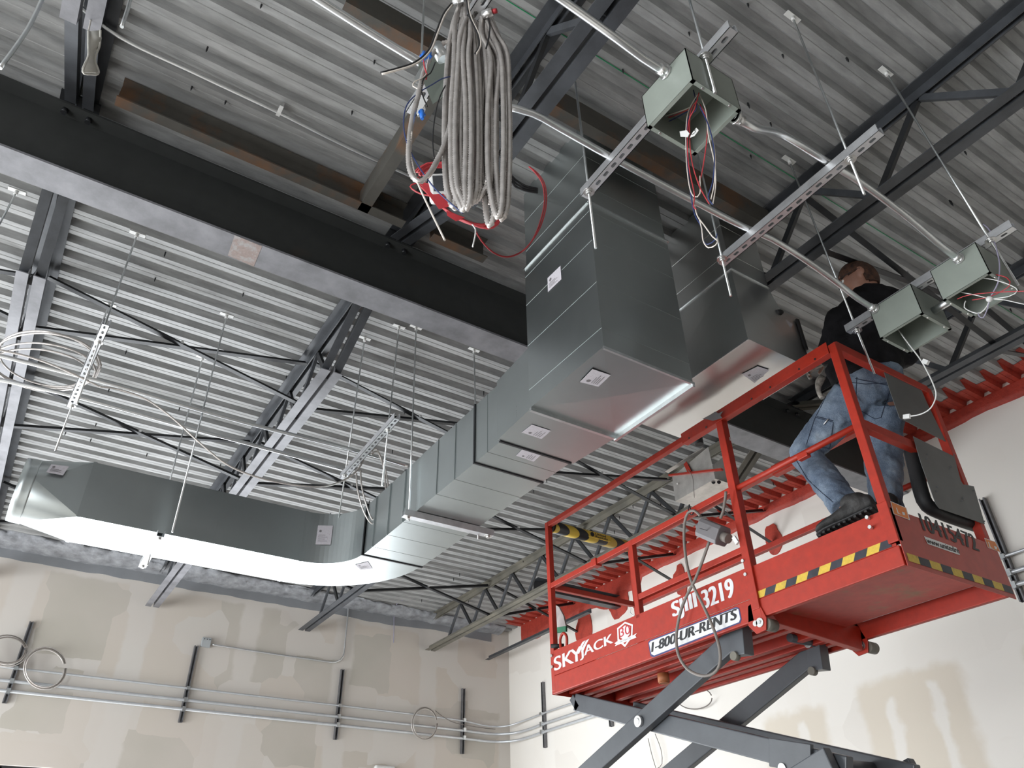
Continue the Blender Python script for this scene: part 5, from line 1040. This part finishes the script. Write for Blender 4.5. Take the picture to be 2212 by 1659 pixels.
loft(B_, [(c, sh*a, fw*b2) for c, a, b2 in tor])
for a, b2, r0, r1 in (('Ls','Le',.048,.040),('Le','Lw',.038,.028),('Rs','Re',.048,.040),('Re','Rw',.038,.028),('Lh','Lk',.078,.055),('Lk','La',.052,.038),('Rh','Rk',.078,.055),('Rk','Ra',.052,.038)): capsule(B_, PX[a], PX[b2], r0, r1)
def hand(mb, wrist, d, palm_n, k=1.0, side=1):
    d = V(d).normalized(); n = V(palm_n); n = (n - d*n.dot(d)).normalized(); s_ = d.cross(n)*side
    loft(mb, [(wrist, s_*.028*k, n*.018*k), (wrist+d*.035, s_*.038*k, n*.016*k), (wrist+d*.075, s_*.042*k, n*.015*k), (wrist+d*.088, s_*.038*k, n*.011*k)], 14)
    for i, (o_, ln) in enumerate(((-.031,.066),(-.010,.076),(.011,.072),(.031,.056))):
        a = wrist + d*.082 + s_*o_*k; b1 = a + d*ln*.42 + n*.006; b2 = b1 + (d*.6 + n*.75).normalized()*ln*.36; b3 = b2 + (d*.05 + n).normalized()*ln*.30
        mb.tube(spline([a - d*.02, a, b1, b2, b3], .006), .0088*k, 8); mb.ball(b3, .0085*k, 8, 5)
    a = wrist + d*.025 - s_*.030*k; t1 = a + (d*.6 - s_*.7 + n*.4).normalized()*.036; t2 = t1 + (d*.9 + n*.5 - s_*.1).normalized()*.032; mb.tube(spline([a + s_*.012, a, t1, t2], .006), .0105*k, 8); mb.ball(t2, .0098*k, 8, 5)
hand(B_, PX['Lw'], (-.35,.9,-.15), (.3,0,-1), .92, 1); hand(B_, PX['Rw'], (-.3,.9,.1), (0,0,-1), .92, -1)
body = skinned('body', B_, M['skin'], PE, .0075, 2)
G_ = MB(); hand(G_, PX['Lw'], (-.35,.9,-.15), (.3,0,-1), 1.12, 1); capsule(G_, PX['Lw'], PX['Lw'].lerp(PX['Le'], .2), .036, .042); skinned('glove', G_, M['glove'], PE, .006, 2)
G_ = MB(); hand(G_, PX['Rw'], (-.3,.9,.1), (0,0,-1), 1.12, -1); capsule(G_, PX['Rw'], PX['Rw'].lerp(PX['Re'], .2), .036, .042); skinned('glove', G_, M['glove'], PE, .006, 2)
# eyes, brows, glasses
for s_ in (-1, 1):
    MB().ball(hp(.078,s_*.032,.018), .012, 10, 8).build('eye', M['white_pl'], PE); MB().ball(hp(.088,s_*.033,.018), .005, 8, 6).build('iris', M['ink'], PE)
    MB().tube(spline([hp(.086,s_*.015,.038), hp(.090,s_*.033,.043), hp(.078,s_*.052,.038)], .01), .004, 6).build('eyebrow', M['hair'], PE)
    MB().tube(spline([hp(.104,s_*.010,.020), hp(.106,s_*.033,.030), hp(.098,s_*.056,.020), hp(.104,s_*.034,.002), hp(.104,s_*.010,.020)], .008), .0018, 6).build('glasses_rim', M['black'], PE)
    MB().tube(spline([hp(.098,s_*.056,.022), hp(.06,s_*.076,.020), hp(.0,s_*.083,.018), hp(-.018,s_*.090,.010)], .01), .0026, 6).build('glasses_arm', M['black'], PE)
# hair cap, cropped short, ending at the nape and above the ears
mb = MB(); n, mrows = 36, 22; vs = []
for j in range(mrows + 1):
    a = math.pi*.80*j/mrows
    for i in range(n):
        t = 2*math.pi*i/n; f_, s2, u_ = math.sin(a)*math.cos(t), math.sin(a)*math.sin(t), math.cos(a)
        vs.append(hp(-.002 + f_*.106, s2*.086, .004 + u_*.128))
keep = []
for j in range(mrows):
    for i in range(n):
        t = 2*math.pi*(i+.5)/n; a = math.pi*.80*(j+.5)/mrows; f_ = math.sin(a)*math.cos(t); u_ = math.cos(a)
        if u_ > .48 or (f_ < .80 and u_ > .22) or (f_ < .45 and u_ > .05) or (f_ < -.22 and u_ > -.62): keep.append((j*n+i, (j+1)*n+i, (j+1)*n+(i+1)%n, j*n+(i+1)%n))
mb.add(vs, keep, True); hr = mb.build('hair', M['hair'], PE); s_ = hr.modifiers.new('t','SOLIDIFY'); s_.thickness = .010
# jacket
J_ = MB(); nk = PX['neck']
loft(J_, [(nk+V((0,0,.035))+fw*-.012, sh*.072, fw*.070), (nk+V((0,0,.0))+fw*-.01, sh*.11, fw*.085), (nk+V((0,0,-.03)), sh*.165, fw*.105), (nk+V((0,0,-.075)), sh*.205, fw*.12), (PX['chest']+V((0,0,.03)), sh*.222, fw*.14), (PX['chest']+V((0,0,-.08)), sh*.218, fw*.14), (PX['waist']+V((0,0,.10)), sh*.212, fw*.14), (PX['waist']+V((0,0,.03)), sh*.205, fw*.135), (PX['waist']+V((0,0,-.015)), sh*.19, fw*.13)], 28)
for a, b2, r0, r1 in (('Ls','Le',.072,.060),('Le','Lw',.060,.050),('Rs','Re',.075,.062),('Re','Rw',.060,.050)): capsule(J_, PX[a], PX[b2] if b2[1] != 'w' else PX[a].lerp(PX[b2], .72), r0, r1, 16)
jk = skinned('jacket', J_, M['jacket'], PE, .010, 5, .022, .07)
# jeans
T_ = MB(); loft(T_, [(PX['waist']+V((0,0,.02)), sh*.168, fw*.118), (PX['waist']+V((0,0,-.03)), sh*.178, fw*.128), (PX['pel']+V((0,0,0)), sh*.186, fw*.142), (PX['pel']+V((0,0,-.06)), sh*.180, fw*.142), (PX['pel']+V((0,0,-.11)), sh*.13, fw*.11)], 28)
for h_, k_, a_ in (('Lh','Lk','La'),('Rh','Rk','Ra')):
    hh, kk, aa = PX[h_], PX[k_], PX[a_]
    if h_ == 'Rh': hh = hh - sh*.035 + V((0,0,-.05))
    T_.tube(spline([hh+(hh-kk)*.05, hh.lerp(kk,.3), hh.lerp(kk,.65), kk, kk.lerp(aa,.3), kk.lerp(aa,.65), kk.lerp(aa,.93)], .03), None or [.112 - .030*min(1, i/12) - .006*max(0, min(1, (i-12)/12)) for i in range(len(spline([hh+(hh-kk)*.05, hh.lerp(kk,.3), hh.lerp(kk,.65), kk, kk.lerp(aa,.3), kk.lerp(aa,.65), kk.lerp(aa,.93)], .03)))], 18)
    T_.ball(kk, .086, 14, 8)
jn = skinned('jeans', T_, M['denim'], PE, .009, 3, .026, .075)
# boots
def boot(heel, toe, ankle, name='boot'):
    heel, toe = V(heel), V(toe); d = dirn(heel, toe); s_ = d.cross(up).normalized(); u = s_.cross(d); Ln = (toe-heel).length; mb = MB()
    prof_ = [(0,.030,.05),(.08,.036,.065),(.25,.037,.07),(.45,.038,.058),(.65,.045,.044),(.82,.047,.036),(.94,.038,.028),(1.0,.018,.014)]
    loft(mb, [(heel + d*Ln*t + u*(h_*.5+.012), s_*w_, u*h_*.6) for t, w_, h_ in prof_], 18)
    capsule(mb, heel + d*Ln*.22 + u*.06, V(ankle).lerp(heel + d*Ln*.2 + u*.12, .4), .050, .052)
    o = skinned(name, mb, M['boot'], PE, .007, 2, .006, .03)
    sb = MB(); loft(sb, [(heel + d*Ln*t, s_*w_*1.08, u*.013) for t, w_, h_ in prof_], 18); so = sb.build('sole', M['black'], o)
    tb = MB()
    for i in range(11): t = .04 + i*.09; w_ = .04 if t < .9 else .03; c = heel + d*Ln*t - u*.012; tb.bar(c - s_*w_, c + s_*w_, .012, .010)
    tb.build('sole_tread', M['boot'], o); return o
boot(W(1893,1096,'X',3.15), W(1768,1158,'X',3.10), PX['La']); boot(W(1935,1110,'X',3.42), W(1868,1118,'X',3.40), PX['Ra'])
# stitched seams, pockets and belt laid on the cloth where the photo shows them
bpy.context.view_layer.update(); dg = bpy.context.evaluated_depsgraph_get()
def surf(o):
    ev = o.evaluated_get(dg); me = ev.to_mesh(); mw = Matrix.Translation(ORG[PE]); bv = BVHTree.FromPolygons([mw @ v_.co for v_ in me.vertices], [tuple(p.vertices) for p in me.polygons]); ev.to_mesh_clear(); return bv
bj = surf(jn)
def onj(px, py, off=.0015):
    d = ray(px, py).normalized(); h_ = bj.ray_cast(CAM, d); 
    return None if h_[0] is None else h_[0] + h_[1]*off
def seam(pl, name, r=.0018, mat='thread', step=6):
    pts = []; 
    for (x0, y0), (x1, y1) in zip(pl[:-1], pl[1:]):
        k = max(1, int(math.hypot(x1-x0, y1-y0)/step))
        for i in range(k): pts.append((x0+(x1-x0)*i/k, y0+(y1-y0)*i/k))
    pts.append(pl[-1]); q = [onj(*p) for p in pts]; q = [p for p in q if p is not None]
    if len(q) > 2: return MB().tube(q, r, 6).build(name, M[mat], jn)
seam([(1851,815),(1848,870),(1850,882),(1890,905),(1903,902),(1925,830)], 'back_pocket_stitching'); seam([(1848,818),(1925,834)], 'back_pocket_stitching', .0022)
seam([(1762,902),(1800,912),(1792,968),(1752,965)], 'side_pocket_stitching'); seam([(1765,900),(1800,909)], 'side_pocket_stitching', .0024)
seam([(1800,815),(1788,850),(1760,905),(1742,960)], 'leg_seam'); seam([(1718,990),(1745,1035),(1762,1052),(1800,1085)], 'leg_seam'); seam([(1835,960),(1855,1020),(1875,1085)], 'leg_seam')
seam([(1806,822),(1870,830),(1945,826)], 'waistband_seam', .002)
tb = MB(); a = onj(1790,905,.006); c_ = onj(1780,918,.006)
if a and c_: tb.tube([a, a.lerp(c_,.5), c_], .0035, 6); tb.build('pocket_rivet_tool', M['bolt'], jn)
tp = MB(); q = [onj(x,y_,.003) for x,y_ in ((1778,862),(1795,868),(1810,880),(1795,878),(1775,868))]
if all(q): tp.add(q, [tuple(range(5))]); tp.build('torn_patch', M['cord'], jn)
# glove and keys hanging from the pocket
gp = [W(x, y_, 'X', 3.30) for x, y_ in ((1778,812),(1770,825),(1768,845),(1776,860))]
tag(MB().tube(spline(gp, .01), [.016,.020,.022,.022,.020,.018,.016,.014,.012][:len(spline(gp,.01))] + [.012]*max(0, len(spline(gp,.01))-9), 10).build('work_glove', M['glove']), 'dirty grey glove hanging from the worker front pocket', 'glove')
